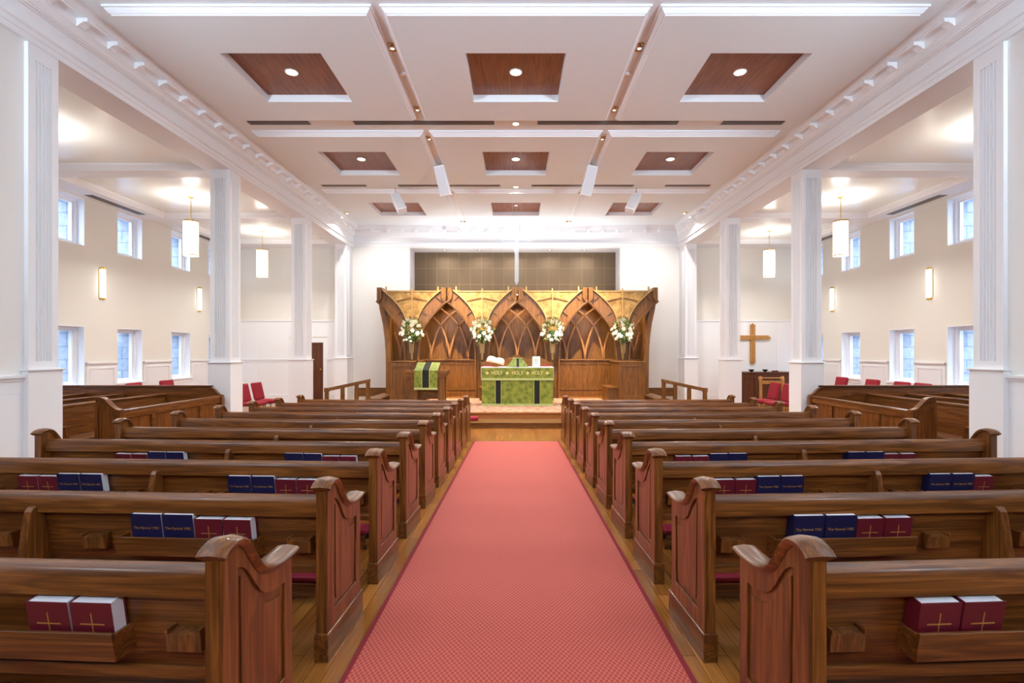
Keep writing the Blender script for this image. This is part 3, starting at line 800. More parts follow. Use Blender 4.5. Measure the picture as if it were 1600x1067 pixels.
def make_pew(s, label):
    t = thing('church_pew', label, 'pew', (s*AX, Y0, FZ(Y0)), s*TH, 'oak nave pews')
    make_end(0, .058, 0, s, t); make_end(PL-.058, PL, PL, s, t)
    u0, u1 = .058, PL-.058
    def fx(mb): return flipx(mb, s)
    pts = [(back_y(.40), .40), (back_y(.745), .745), (back_y(.745)+.026, .745), (back_y(.40)+.026, .40)]
    fx(MB().prism(pts, 'x', u0, u1)).build('back_panel', W_X, t)
    rp = [(.045, .705), (.045, .772), (.05, .79), (.06, .803), (.08, .81), (.10, .803), (.112, .785), (.115, .75), (.11, .705)]
    fx(MB().prism(rp, 'x', u0, u1)).build('top_rail', W_X, t, smooth=True)
    rb = [(back_y(.44)-.012, .385), (back_y(.44)-.012, .43), (back_y(.44)+.03, .43), (back_y(.44)+.03, .385)]
    fx(MB().prism(rb, 'x', u0, u1)).build('bottom_rail', W_X, t, bevel=.004)
    fx(MB().prism([(.14, .40), (.15, .425), (.49, .44), (.495, .41), (.485, .405)], 'x', u0, u1)).build('seat', W_X, t, bevel=.004)
    # racks for books
    for a, b in ((.39, 1.135), (1.95, 2.70)):
        yb_ = back_y(.54)
        mb = MB()
        f = [(yb_-.08, .49), (yb_-.098, .592), (yb_-.087, .594), (yb_-.069, .49)]
        mb.prism(f, 'x', a, b)
        sd = [(yb_-.074, .49), (yb_-.089, .585), (back_y(.585)+.004, .585), (back_y(.49)+.004, .49)]
        mb.prism(sd, 'x', a, a+.012); mb.prism(sd, 'x', b-.012, b)
        mb.prism([(yb_-.06, .485), (yb_-.06, .495), (back_y(.49)+.004, .495), (back_y(.485)+.004, .485)], 'x', a+.012, b-.012)
        fx(mb).build('book_rack', W_X, t, bevel=.002)
    for u in (.18, 1.29, 1.80, 2.86):
        yb_ = back_y(.545)
        mb = MB().prism([(yb_-.045, .51), (yb_-.052, .575), (yb_+.002-.012, .582), (yb_+.002, .508)], 'x', u-.062, u+.062)
        mb.box(u-.062, u-.05, yb_-.056, yb_, .573, .59); mb.box(u+.05, u+.062, yb_-.056, yb_, .573, .59)
        fx(mb).build('card_holder', W_Z, t, bevel=.003)
    dv = [(back_y(.735), .735), (.03, .738), (.012, .715), (-.035, .44), (back_y(.44), .44)]
    d = fx(MB().prism(dv, 'x', 1.575, 1.615)).build('divider', W_Z, t, bevel=.004)
    fx(MB().prism(dv, 'x', 1.575, 1.615).xf(Matrix.Translation((0, .03, -.44)))) if False else None
    fx(MB().box(1.57, 1.62, .12, .40, -.02, .41)).build('seat_support', W_Z, t)
    # kneeler behind the pew for the row in front of the camera side
    k = fx(MB().box(.25, PL-.25, -.30, -.265, .045, .125).box(.25, PL-.25, -.265, -.12, .10, .125)).build('kneeler', W_X, t, bevel=.004)
    fx(MB().box(.25, PL-.25, -.29, -.115, .125, .162)).build('cushion', REDC, k, bevel=.012)
    for u in (.235, PL-.25):
        mb = MB().box(u-.012, u+.012, -.30, .05, .10, .135).box(u-.014, u+.014, .02, .06, .10, .22)
        fx(mb).build('hinge', BLACKM, k)
    for u in (.26, 1.2, 2.2, PL-.28): fx(MB().box(u-.015, u+.015, -.285, -.25, -.02, .05)).build('foot', W_Z, k)
    return t
ORD = ['nearest', 'second', 'third', 'fourth', 'fifth', 'sixth', 'seventh', 'eighth', 'ninth', 'tenth']
def pew_name(k, side):
    if k == 9: return 'front oak pew closest to the chancel steps, %s of the red carpet' % side
    if k == 0: return 'nearest oak pew at the bottom of the view, %s of the red carpet' % side
    return '%s oak pew from the camera with scroll ends, %s of the red carpet' % (ORD[k], side)
for s, side in ((-1, 'left'), (1, 'right')):
    p0 = make_pew(s, pew_name(0, side))
    for k in range(1, 10):
        y = Y0+PITCH*k
        dup(p0, (s*AX, y, FZ(y)), s*TH, pew_name(k, side))

# ------------------------------------------------------------------ books
def text_mesh(txt, size, depth=.0008):
    cu = bpy.data.curves.new('lettering', 'FONT'); cu.body = txt; cu.size = size; cu.extrude = depth; cu.align_x = 'CENTER'; cu.align_y = 'CENTER'; cu.resolution_u = 3
    ob = bpy.data.objects.new('lettering', cu); C.objects.link(ob)
    bpy.context.view_layer.update()
    me = bpy.data.meshes.new_from_object(ob.evaluated_get(bpy.context.evaluated_depsgraph_get()))
    bpy.data.objects.remove(ob); bpy.data.curves.remove(cu)
    return me
def make_book(w, h, th, cover, blue):
    mb = MB()
    # origin at bottom centre; front cover at -y, spine at -x
    mb.box(-w/2, w/2, -th/2, -th/2+.003, 0, h); mb.box(-w/2, w/2, th/2-.003, th/2, 0, h); mb.box(-w/2, -w/2+.004, -th/2+.003, th/2-.003, 0, h)
    o = mb.build('hymn_book' if blue else 'prayer_book', cover, bevel=.0015)
    pg = MB(); n = 6
    pg.box(-w/2+.004, w/2-.005, -th/2+.003, th/2-.003, .004, h-.004)
    pg.build('pages', PAGES, o)
    if blue:
        me = text_mesh('The Hymnal 1982', .019)
        me.materials.append(GOLDP)
        l = bpy.data.objects.new('gold_title', me); C.objects.link(l); l.parent = o; l.location = (0, -th/2-.0006, h*.66); l.rotation_euler = (PI/2, 0, 0)
    else:
        zc = h*.56
        MB().box(-.042, .042, -th/2-.0012, -th/2, zc+.008, zc+.012).box(-.0018, .0018, -th/2-.0012, -th/2, zc-.05, zc+.05).build('gold_cross', GOLDP, o)
    return o
BB = make_book(.163, .222, .06, NAVY, True)
RB = make_book(.146, .20, .057, MAROON, False)
used = {'b': False, 'r': False}
def place_books(s, side, k, seq, ustart, where):
    y = Y0+PITCH*k
    M = Matrix.Translation((s*AX, y, FZ(y))) @ Matrix.Rotation(s*TH, 4, 'Z')
    u = ustart
    cnt = {'b': [c for c in seq].count('b'), 'r': seq.count('r')}; seen = {'b': 0, 'r': 0}
    for c in seq:
        src = BB if c == 'b' else RB
        w = .163 if c == 'b' else .146
        uc = u + w/2; u += w + .006
        h0 = .497
        p = M @ Vector((s*uc, back_y(h0)-.037, h0))
        if used[c]:
            o = dup(src, p)
        else: o = src; used[c] = True
        seen[c] += 1
        o.location = p; o.rotation_euler = (R(9.1)+random.uniform(-.01, .01), 0, s*TH+random.uniform(-.012, .012))
        tw = 'only one'
        if cnt[c] == 2: tw = ['aisle side one', 'window side one'][seen[c]-1]
        col = 'blue hymn book' if c == 'b' else 'maroon prayer book'
        tag(o, '%s, %s, in the %s of the %s %s pew' % (col, tw, where, ORD[k], side), 'book', 'books in the pew racks')
for s, side in ((-1, 'left'), (1, 'right')):
    place_books(s, side, 0, 'rr', .40, 'rack')
    place_books(s, side, 1, 'rrbb' if s < 0 else 'bbrr', .415 if s < 0 else .48, 'rack')
    place_books(s, side, 2, 'rrbb', .43, 'inner rack')
    place_books(s, side, 2, 'bbrr' if s < 0 else 'bbr', 1.98, 'outer rack')
    place_books(s, side, 3, 'rrbb', .45, 'inner rack')
    place_books(s, side, 3, 'bbrr', 2.0, 'outer rack')

# ------------------------------------------------------------------ carved screen behind the altar
DS = 16.9; ks = DS/F; SCX = 808.3
scr = thing('altar_screen', 'carved oak screen of pointed arches with gold leaf panels behind the altar', 'screen', ((SCX-CX)*ks, DS, 0))
def W(u, v): return (u*ks, EYE+(HY-v)*ks)
up_ = [(2.2, 622), (2.2, 590), (2.6, 565), (3.6, 545), (5.5, 524), (8, 506), (13, 491), (20, 479), (29.3, 468.5), (39, 459.5), (46.5, 453.5)]
lo_ = [(8.0, 622), (8.0, 590), (8.4, 565), (9.3, 545), (11.5, 528), (16.5, 514), (23, 503), (31, 492.5), (37.5, 485), (45.5, 477), (54, 469.5)]
upS, loS = smoothc(up_, 3), smoothc(lo_, 3)
def offs(c, h):
    r = []; n = len(c)
    for i, p in enumerate(c):
        a, b = c[max(i-1, 0)], c[min(i+1, n-1)]; dx, dz = b[0]-a[0], b[1]-a[1]; l = math.hypot(dx, dz) or 1
        r.append((p[0]+dz/l*h, p[1]-dx/l*h))
    return r
def mk(c, u, sg): return [W(u+sg*p[0], p[1]) for p in c]
PIER = [-164.3, -54.8, 54.8, 164.3]
for u in PIER:
    for sg in (-1, 1):
        rb = MB().strip(mk(upS, u, sg), mk(loS, u, sg), 'y', 0, .30).build('rib', S_Z, scr)
        mb = MB()
        mb.strip(mk(offs(loS, 0), u, sg), mk(offs(loS, 3.2), u, sg) if False else mk([(p[0]-.0, p[1]) for p in offs(loS, -3.0)], u, sg), 'y', -.11, .0)
        mb.strip(mk(offs(loS, -.4), u, sg), mk(offs(loS, -1.6), u, sg), 'y', -.13, -.11)
        mb.strip(mk(offs(upS, 1.6), u, sg), mk(offs(upS, 0), u, sg), 'y', -.07, 0)
        mb.build('arch_molding', S_Z, rb, bevel=.006)
        mb = MB().strip(mk(offs(upS[8:], 0), u, sg), mk(offs(upS[8:], 1.5), u, sg), 'y', -.09, 0)
        mb.strip(mk(offs(upS, -1.6), u, sg), mk(offs(upS, 0), u, sg), 'y', -.08, 0) if False else None
        mb.build('gold_edge', GOLD, rb)
        mb = MB()
        for (a, b) in (((37.2, 463), (43.2, 469.5)), ((16.2, 487), (23, 492.5))):
            q = [W(u+sg*a[0], a[1]), W(u+sg*(a[0]+1.1), a[1]-1.0), W(u+sg*(b[0]+1.1), b[1]-1.0), W(u+sg*b[0], b[1])]
            mb.prism(q, 'y', -.05, 0)
        mb.build('cross_bar', S_X, rb)
        cap = [(46.3, 449.8), (53.6, 449.8), (53.6, 469.8), (51.5, 472), (46.3, 466)]
        mb = MB().prism([W(u+sg*p[0], p[1]) for p in cap], 'y', -.14, .30)
        for a, b in ((47.2, 48.8), (50.6, 52.4)):
            mb.prism([W(u+sg*a, 450.3), W(u+sg*b, 450.3), W(u+sg*b, 469-(54-b)*-.5), W(u+sg*a, 466)], 'y', -.165, -.14)
        mb.build('arch_cap', S_Z, rb, bevel=.006)
    gp = [(p[0]-1, p[1]) for p in upS if p[1] <= 530]
    poly = [W(u+p[0], p[1]) for p in gp] + [W(u+46.5, 452.5)]
    poly = [W(u-p[0], p[1]) for p in gp][::-1]
    poly = [W(u-46, 454.5)] + [W(u-p[0], p[1]) for p in gp[::-1]] + [W(u+p[0], p[1]) for p in gp] + [W(u+46, 454.5)]
    sp = MB().prism(poly, 'y', .03, .07).build('gold_panel', GOLDL, scr)
    mb = MB().prism([W(u-.9, 450.5), W(u+.9, 450.5), W(u+.9, 500), W(u-.9, 500)], 'y', -.03, .03)
    mb.prism([W(u-45, 454), W(u+45, 454), W(u+45, 455.6), W(u-45, 455.6)], 'y', .0, .03)
    for sg in (-1, 1):
        mb.prism([W(u+sg*39.8, 447.8), W(u+sg*41.7, 447.8), W(u+sg*41.7, 457.5), W(u+sg*39.8, 457.5)], 'y', -.05, .03)
    mb.build('gold_bar', GOLD, sp)
    for pts in ([(-27, 471), (-20, 468.5), (-10, 466), (0, 464.3), (10, 466), (20, 468.5), (27, 471)], [(-10, 497), (-4, 494.6), (0, 493.6), (4, 494.6), (10, 497)]):
        c = smoothc(pts, 3)
        MB().strip([W(u+p[0], p[1]) for p in c], [W(u+p[0], p[1]+1.7) for p in c], 'y', -.005, .03).build('wood_arc', S_X, sp)
    MB().prism([W(u-4.6, 528), W(u+4.6, 528), W(u+.9, 562), W(u-.9, 562)], 'y', -.05, .02).build('gold_wedge', GOLD, scr)
# dark back panelling
DB = .92
kb = (DS+DB)/F
def WB(b, v): return (b*ks*1.0, EYE+(HY-v)*ks)
mb = MB()
bx = 205
edges = [-bx, -164.3, -109.5, -54.8, 0, 54.8, 109.5, 164.3, bx]
mb.box(-bx*ks, bx*ks, DB, DB+.05, -.05, W(0, 455)[1])
for e in edges: mb.box(e*ks-.03, e*ks+.03, DB-.02, DB, -.05, W(0, 455)[1])
mb.build('back_panelling', S_Z, scr)
MB().box(-bx*ks, bx*ks, .30, DB+.05, W(0, 457)[1], W(0, 455)[1]).build('roof_board', S_X, scr)
for sg in (-1, 1):
    MB().box(*sorted((sg*bx*ks, sg*(bx-2)*ks)), .30, DB+.05, -.05, W(0, 457)[1]).build('side_board', S_Z, scr)
    fin = [(-218.5, 470), (-217, 482), (-212, 505), (-209, 528), (-207.4, 550), (-207, 575), (-207, 617), (-197.8, 617), (-198, 575), (-199, 550), (-201, 525), (-204, 505), (-208, 484), (-211, 474)]
    MB().prism([W(-sg*p[0], p[1]) for p in fin], 'y', .12, .42).build('side_post', S_Z, scr, bevel=.01)
    MB().box(*sorted((sg*(614-808)*ks*-1*-1*-1, sg*223*ks*.97)), -1.55, .5, -.052, .07).build('plinth', S_X, scr, bevel=.008)
# tracery in front of the back panelling
arc = smoothc([(0, 566), (.8, 552), (3.5, 536), (13.4, 509), (29, 491), (41, 481.6), (46, 478)], 3)
for c in (-219, -109.5, 0, 109.5, 219):
    mb = MB(); n = 0
    for b0 in (-59, -29.5, 0, 29.5, 59):
        for sg in (-1, 1):
            pts = []
            for x, v in arc:
                b = b0+sg*x
                lim = 47 - max(0, (515-v))*.75 if v < 515 else 47
                inside = abs(b) <= max(lim, 10) and abs(c+b) < bx-3
                if abs(c) > 200 and ((c < 0 and b < 15) or (c > 0 and b > -15)): inside = False
                if inside: pts.append((c+b, v))
            if len(pts) > 2:
                p2 = offs(pts, 1.1); p1 = offs(pts, -1.1); n += 1
                mb.strip([W(*p) for p in p1], [W(*p) for p in p2], 'y', .62, .67)
    if n: mb.build('tracery', TRAC, scr)
# wainscot with cap along the foot of the screen
mb = MB(); zc = W(0, 564)[1]
mb.box(-bx*ks, bx*ks, .60, .64, -.05, zc)
for c in (-164.3, -109.5, -54.8, 0, 54.8, 109.5, 164.3):
    pass
for q in range(-12, 13):
    x = q*16.2*ks; mb.box(x-.035, x+.035, .575, .60, -.05, zc)
for z0, z1 in ((-.05, .12), (.16, .24), (zc-.12, zc)): mb.box(-bx*ks, bx*ks, .57, .60, z0, z1)
mb.build('wainscot', S_Z, scr, bevel=.004)
MB().box(-bx*ks, bx*ks, .52, .66, zc, zc+.05).build('wainscot_cap', S_X, scr, bevel=.01)

# clergy bench between screen and altar
kk = 16.2/F
cb_ = thing('clergy_bench', 'oak clergy bench with scrolled backs and red cushions behind the altar', 'bench', (.03, 16.2, -.045))
pl = [(-57, 566), (-50, 565), (-43, 561), (-38, 559), (-34, 561), (-30, 563.5), (-16, 561), (-8, 558), (-3, 555), (0, 554.2), (3, 555), (8, 558), (16, 561), (30, 563.5), (36, 561), (40, 558.7), (45, 562.5), (52, 566), (57, 566)]
pl = [(u*kk, EYE+.045+(HY-v)*kk) for u, v in pl]
MB().prism(pl+[(57*kk, .0), (-57*kk, .0)], 'y', .10, .15).build('backrest', S_X, cb_, bevel=.004)
MB().box(-57*kk, 57*kk, -.35, .10, .38, .43).box(-57*kk, 57*kk, -.3, -.26, 0, .38).build('seat', S_X, cb_)
for a, b in ((-51, -34), (36, 52), (-16, 16)):
    MB().box(a*kk, b*kk, .04, .10, .60, EYE+.045+(HY-(571 if a != -16 else 576))*kk).build('cushion', REDF, cb_, bevel=.015)

# choir stalls beside the screen
for s, side in ((-1, 'left'), (1, 'right')):
    t = thing('choir_stall', 'panelled oak choir stall with a bench seat at the %s end of the screen' % side, 'stall', (.04+s*3.44, 15.4, -.052))
    h = .39
    MB().box(-h, h, 0, .08, 0, 1.20).box(-h, h, .08, 1.33, 0, 1.16).build('body', S_Z, t)
    mb = MB()
    mb.ring([(-h, .0), (h, .0), (h, 1.2), (-h, 1.2)], [(-h+.1, .2), (h-.1, .2), (h-.1, 1.08), (-h+.1, 1.08)], 'y', -.022, 0)
    mb.box(-h-.012, h+.012, -.035, 0, 0, .1)
    mb.build('front_panel', S_Z, t, bevel=.006)
    MB().box(-h-.03, h+.03, -.04, 1.34, 1.2, 1.238).build('top_board', S_X, t, bevel=.01)
    a, b = sorted((-s*h, -s*(h+.3)))
    MB().box(a, b, .1, 1.36, .41, .45).build('seat', S_Y, t, bevel=.006)
    MB().box(a, b, .16, .2, 0, .41).box(*sorted((-s*(h+.22), -s*(h+.26))), .2, 1.36, 0, .41).build('seat_front', S_Z, t)

# flower arrangements hung on the piers
def petal_flower(r):
    mb = MB()
    for k in range(6):
        w = 2*PI*k/6; ca, sa = math.cos(w), math.sin(w)
        pts = []
        for (d, hw, z) in ((.1, .12, 0), (.5, .3, .18), (.85, .2, .12), (1.05, .02, -.05)):
            pts.append(((d*ca-hw*sa)*r, z*r, (d*sa+hw*ca)*r)); pts.append(((d*ca+hw*sa)*r, z*r, (d*sa-hw*ca)*r))
        mb.add([(x, -y, z) for x, y, z in pts], [(0,1,3,2), (2,3,5,4), (4,5,7,6)])
    mb.cur = 1; mb.ball((0, -.12*r, 0), .22*r, 8); mb.cur = 0
    return mb
rnd = random.Random(3)
fl0 = None
bl_mesh = None
for q, u in enumerate(PIER):
    x = (SCX+u-CX)*16.62/F; z = PZ(517, 16.62)
    t = thing('flower_arrangement', 'white lily and greenery arrangement on the %s pier of the screen' % ['leftmost', 'second from left', 'second from right', 'rightmost'][q], 'flowers', (x, 16.62, z), 0, 'flowers on the screen piers')
    mb = MB(); 
    for k in range(480):
        th = rnd.uniform(0, 2*PI); ph = math.acos(rnd.uniform(-1, 1)); rr = rnd.uniform(.6, 1.0)
        d = Vector((math.sin(ph)*math.cos(th), -abs(math.sin(ph)*math.sin(th))*.65, math.cos(ph)))
        p = Vector((d.x*.33*rr, d.y*.33*rr, d.z*.36*rr)); ln = rnd.uniform(.06, .13)
        sd = d.cross(Vector((rnd.uniform(-1,1), rnd.uniform(-1,1), rnd.uniform(-1,1)))).normalized()*ln*.2
        mb.cur = 0 if rnd.random() < .62 else 1
        a = p; b = p+d*ln*.5; c = p+d*ln
        mb.add([a, b+sd, c, b-sd], [(0,1,2,3)])
    mb.build('foliage', [LEAF, LEAFP], t, recalc=False)['kind'] = 'stuff'
    MB().lathe([(.10, .02), (.12, -.12), (.06, -.3), (.02, -.42)], 14, (0, .02, 0)).build('holder', LEAF, t, smooth=True)
    for k in range(34):
        th = rnd.uniform(0, 2*PI); ph = math.acos(rnd.uniform(-.85, 1))
        d = Vector((math.sin(ph)*math.cos(th), -abs(math.sin(ph)*math.sin(th))*.7-.1, math.cos(ph))).normalized()
        rr = rnd.uniform(.85, 1.1)
        sz = rnd.choice((.045, .05, .06, .075)) if rr > .95 else .075
        if bl_mesh is None: o = petal_flower(1).build('blossom', [PETAL, PETALC], t, recalc=False); bl_mesh = o.data
        else: o = bpy.data.objects.new('blossom', bl_mesh); C.objects.link(o); o.parent = t
        o.location = (d.x*.36*rr, d.y*.36*rr-.03, d.z*.38*rr+.0); o.scale = (sz, sz, sz)
        o.rotation_euler = (d.z*.9, 0, d.x*1.1+rnd.uniform(-.3, .3))

# ------------------------------------------------------------------ altar
YA = 14.4; ka = YA/F; XA = .045; ZP = -.052
def AX_(px): return (px-808.5)*ka
def AZ_(py): return EYE+(HY-py)*ka
alt = thing('altar', 'wooden altar table almost hidden under its green frontal', 'altar', (XA, YA, ZP+.008))
hw = 1.0
MB().box(-hw, hw, .03, .85, .97, 1.04).build('tabletop', S_X, alt)
for x in (-.93, .93):
    for y in (.1, .78): MB().box(x-.05, x+.05, y-.05, y+.05, 0, .97).build('leg', S_Z, alt)
MB().box(-.88, .88, .75, .80, .2, .97).build('back_panel', S_X, alt)
fr = thing('altar_frontal', 'green brocade altar frontal with black bands and gold HOLY lettering', 'altar cloth', (XA, YA, 0))
n = 60
def wav(x, z, amp=.012): return amp*math.sin(x*9+1.3)*max(0, 1-z) + .006*math.sin(x*23)*max(0, .7-z)
mb = MB(); zs = [AZ_(632), AZ_(615), AZ_(600), AZ_(575)]
vs = []; fs = []
for j, z in enumerate(zs):
    for i in range(n+1):
        x = -1.0+2.0*i/n; vs.append((x, wav(x, z), z))
fs = [(j*(n+1)+i, j*(n+1)+i+1, (j+1)*(n+1)+i+1, (j+1)*(n+1)+i) for j in range(3) for i in range(n)]
m_ = len(vs); vs += [(x, y+.012, z) for x, y, z in vs]; fs += [tuple(m_+i for i in f[::-1]) for f in fs]
mb.add(vs, fs); mb.build('drape', GREEN, fr, smooth=True)
for a, b in ((774, 783), (834.3, 843.8)):
    xa, xb = AX_(a), AX_(b)
    mb = MB(); vs = []
    for z in zs[:3]+[AZ_(593)]:
        vs += [(xa, wav(xa, z)-.004, z), (xb, wav(xb, z)-.004, z)]
    mb.add(vs, [(2*i, 2*i+1, 2*i+3, 2*i+2) for i in range(3)]); b_ = mb.build('black_band', BLACKV, fr)
    mb = MB()
    for x in (xa, xb):
        mb.tube([(x, wav(x, z)-.006, z) for z in zs[:3]+[AZ_(593)]], .006, 6)
    mb.build('braid', BRAID, b_)
MB().box(AX_(752.6), AX_(864.4), -.014, .014, AZ_(634.3), AZ_(630.8)).build('fringe', FRINGE, fr)
sf = MB().box(AX_(752.3), AX_(864.7), -.03, -.016, AZ_(591), AZ_(574.6)).build('superfrontal', GREEN, fr)
MB().box(AX_(752.0), AX_(865.0), -.034, -.014, AZ_(594.2), AZ_(590.6)).build('fringe', FRINGE, sf)
me = text_mesh('HOLY', .15, .003); me.materials.append(BRAID2)
for px in (776.5, 808.5, 839.3):
    o = bpy.data.objects.new('lettering', me); C.objects.link(o); o.parent = sf; o.location = (AX_(px), -.032, AZ_(582.6)); o.rotation_euler = (PI/2, 0, 0); o.scale = (.82, 1, 1)
for px in (761.3, 792.5, 824.3, 855.2):
    mb = MB(); x, z = AX_(px), AZ_(582.8)
    for k in range(4):
        w = k*PI/2; c_, s_ = round(math.cos(w)), round(math.sin(w))
        pts = [(.004, -.008), (.046, -.018), (.046, .018), (.004, .008)]
        mb.prism([(x+a*c_-b*s_, z+a*s_+b*c_) for a, b in pts], 'y', -.035, -.03)
    mb.build('gold_cross', BRAID2, sf)
zt = AZ_(574.6)
mb = MB().box(-1.015, 1.015, -.033, .88, zt, zt+.014)
for s_ in (-1, 1): mb.box(*sorted((s_*1.005, s_*1.03)), .05, .82, zt-.28, zt+.014)
tag(mb.build('altar_linen', LINEN, bevel=.004, loc=(XA, YA, 0)), 'white linen cloth laid over the altar top and ends', 'altar cloth')
ZT = zt+.0145
# open book on a brass stand
kb2 = 14.75/F
t = thing('altar_book', 'open service book with cream pages on a brass stand at the left of the altar', 'book', ((774.5-CX)*kb2, 14.75, ZT))
MB().lathe([(.085, 0), (.085, .012), (.03, .03), (.02, .06), (.03, .08), (.018, .11)], 18).build('stand', BRASS, t, smooth=True)
mb = MB(); bp = [(-.27, .20), (-.16, .235), (0, .19), (.0, .175), (-.02, .16), (-.27, .185)]
M = Matrix.Rotation(R(-50), 4, 'X')
pg = [(-.25, -.02), (-.2, .035), (-.1, .045), (0, .015), (.1, .045), (.2, .035), (.25, -.02)]
b0 = MB().prism(pg+[(.25, -.03), (0, -.012), (-.25, -.03)], 'y', -.16, .16).xf(Matrix.Translation((0, .0, .19)) @ Matrix.Rotation(R(12), 4, 'Y') @ Matrix.Rotation(R(22), 4, 'X'))
b0.build('book_pages', plain('cream_pages', (240,226,190), .7), t)
b1 = MB().prism([(-.265, -.032), (0, -.012), (.265, -.032), (.265, -.042), (0, -.024), (-.265, -.042)], 'y', -.17, .17).xf(Matrix.Translation((0, .0, .19)) @ Matrix.Rotation(R(12), 4, 'Y') @ Matrix.Rotation(R(22), 4, 'X'))
b1.build('cover', plain('red_leather', (150,30,26), .5), t)
MB().box(-.15, .15, -.03, .03, .10, .125).build('cradle', BRASS, t)
# veiled chalice
t = thing('chalice_veil', 'green veil with a black band draped over the chalice on the altar', 'altar cloth', ((809-CX)*kb2, 14.75, ZT))
zh = (573.5-560.2)*kb2
b_, tp = 17*kb2, 7*kb2
mb = MB(); mb.add([(-b_, -b_*.9, 0), (b_, -b_*.9, 0), (b_, b_*.9, 0), (-b_, b_*.9, 0), (-tp, -tp, zh), (tp, -tp, zh), (tp, tp, zh), (-tp, tp, zh)], [(0,1,5,4), (1,2,6,5), (2,3,7,6), (3,0,4,7), (4,5,6,7), (3,2,1,0)])
mb.build('veil', GREEN, t)
w_ = 1.9*kb2
MB().add([(-w_, -b_*.9-.003, 0.0), (w_, -b_*.9-.003, 0.0), (w_, -tp-.004, zh), (-w_, -tp-.004, zh)], [(0,1,2,3)])
mb = MB(); mb.add([(-w_, -b_*.9-.004, 0.001), (w_, -b_*.9-.004, 0.001), (w_, -tp-.004, zh), (-w_, -tp-.004, zh), (-w_, -b_*.9, 0.001), (w_, -b_*.9, 0.001), (w_, -tp, zh), (-w_, -tp, zh)], [(0,1,2,3), (0,4,5,1), (3,2,6,7), (1,5,6,2), (0,3,7,4)]); mb.build('black_band', BLACKV, t)
MB().box(-tp-.012, tp+.012, -tp-.012, tp+.012, zh, zh+.014).build('burse', FRINGE, t, bevel=.003)
# altar card
t = thing('altar_card', 'white framed card standing at the right of the altar', 'card', ((838-CX)*kb2, 14.8, ZT))
hh = 16.5*kb2
cf = MB().box(-.113, .113, 0, .012, 0, hh).build('card', CARD, t)
mb = MB()
for k in range(9): mb.box(-.06, .06*(.4+.6*((k*7) % 5)/5), -.0015, 0, hh*.74-k*.018, hh*.74-k*.018+.006)
mb.build('printed_lines', plain('grey_print', (168,170,160), .7), cf)
MB().prism([(.01, .0), (.09, .0), (.012, .2)], 'x', -.02, .02).build('easel_back', S_Z, t)

# lectern with hanging
YL = 14.75; kl = YL/F
lt = thing('lectern', 'broad oak lectern with heavy top on square legs before the left choir stall', 'lectern', ((666-CX)*kl, YL, ZP+.0085))
def LZ(v): return EYE-ZP-.0085+(HY-v)*kl
hx = 33*kl
mb = MB().box(-hx, hx, 0, .56, LZ(583.5), LZ(578.8)).box(-hx+.03, hx-.03, .02, .54, LZ(586.5), LZ(583.5)).box(-hx+.06, hx-.06, .04, .52, LZ(589.5), LZ(586.5))
mb.build('top', S_X, lt, bevel=.008)
for a in (-20.5, 22.5):
    for y in (.08, .40): MB().box((a-5.3)*kl, (a+5.3)*kl, y, y+.1, 0, LZ(589.5)).build('leg', S_Z, lt, bevel=.006)
MB().prism([(.02, LZ(578.8)), (.54, LZ(578.8)), (.54, LZ(567.5)), (.10, LZ(577))], 'x', -18.3*kl, 18.3*kl).build('book_slope', S_X, lt)
MB().box(-15*kl, 17*kl, .42, .46, .12, LZ(589.5)).build('back_board', S_X, lt)
hang = thing('lectern_hanging', 'green and black cloth hanging over the front of the lectern', 'cloth', ((665.7-CX)*kl, YL, ZP+.0085))
def hx_(px): return (px-665.7)*kl
zA, zB, zC = LZ(568)+.02, LZ(578)+.02, LZ(605.8)
path = [(.53, LZ(567.5)+.012), (.09, LZ(577)+.012), (-.015, LZ(578.8)+.004), (-.02, zC)]
path2 = [(y-.006, z+.008) for y, z in path[:2]] + [(y-.010, z) for y, z in path[2:]]
def cloth(x0, x1, o): 
    return MB().strip([(y-o, z+o*.5) for y, z in path], [(y-o-.006, z+o*.5+(.005 if i < 2 else 0)) for i, (y, z) in enumerate(path)], 'x', x0, x1)
cloth(hx_(647.5), hx_(683.8), 0).build('drape', GREEN, hang)
cloth(hx_(659.8), hx_(670.8), .006).build('black_band', BLACKV, hang)
mb = cloth(hx_(659.2), hx_(659.9), .008); mb2 = cloth(hx_(670.7), hx_(671.4), .008)
mb.add(mb2.v, mb2.f); mb.build('braid', BRAID, hang)
MB().box(hx_(647.3), hx_(684), -.03, -.018, LZ(609), LZ(605.5)).build('fringe', FRINGE, hang)
mic = thing('microphone', 'thin black gooseneck microphone rising from the lectern top', 'microphone', ((641-CX)*kl, YL+.15, ZP+.009+LZ(578.8)))
MB().lathe([(.035, 0), (.035, .012), (.01, .02)], 14).build('base', BLACKM, mic)
MB().tube([(0,0,.01), (.01,0,.12), (.05,0,.2), (.14,0,.255)], .006, 6).build('stem', BLACKM, mic)
MB().tube([(.14,0,.255), (.2,0,.285)], [.012, .015], 8).build('head', BLACKM, mic)

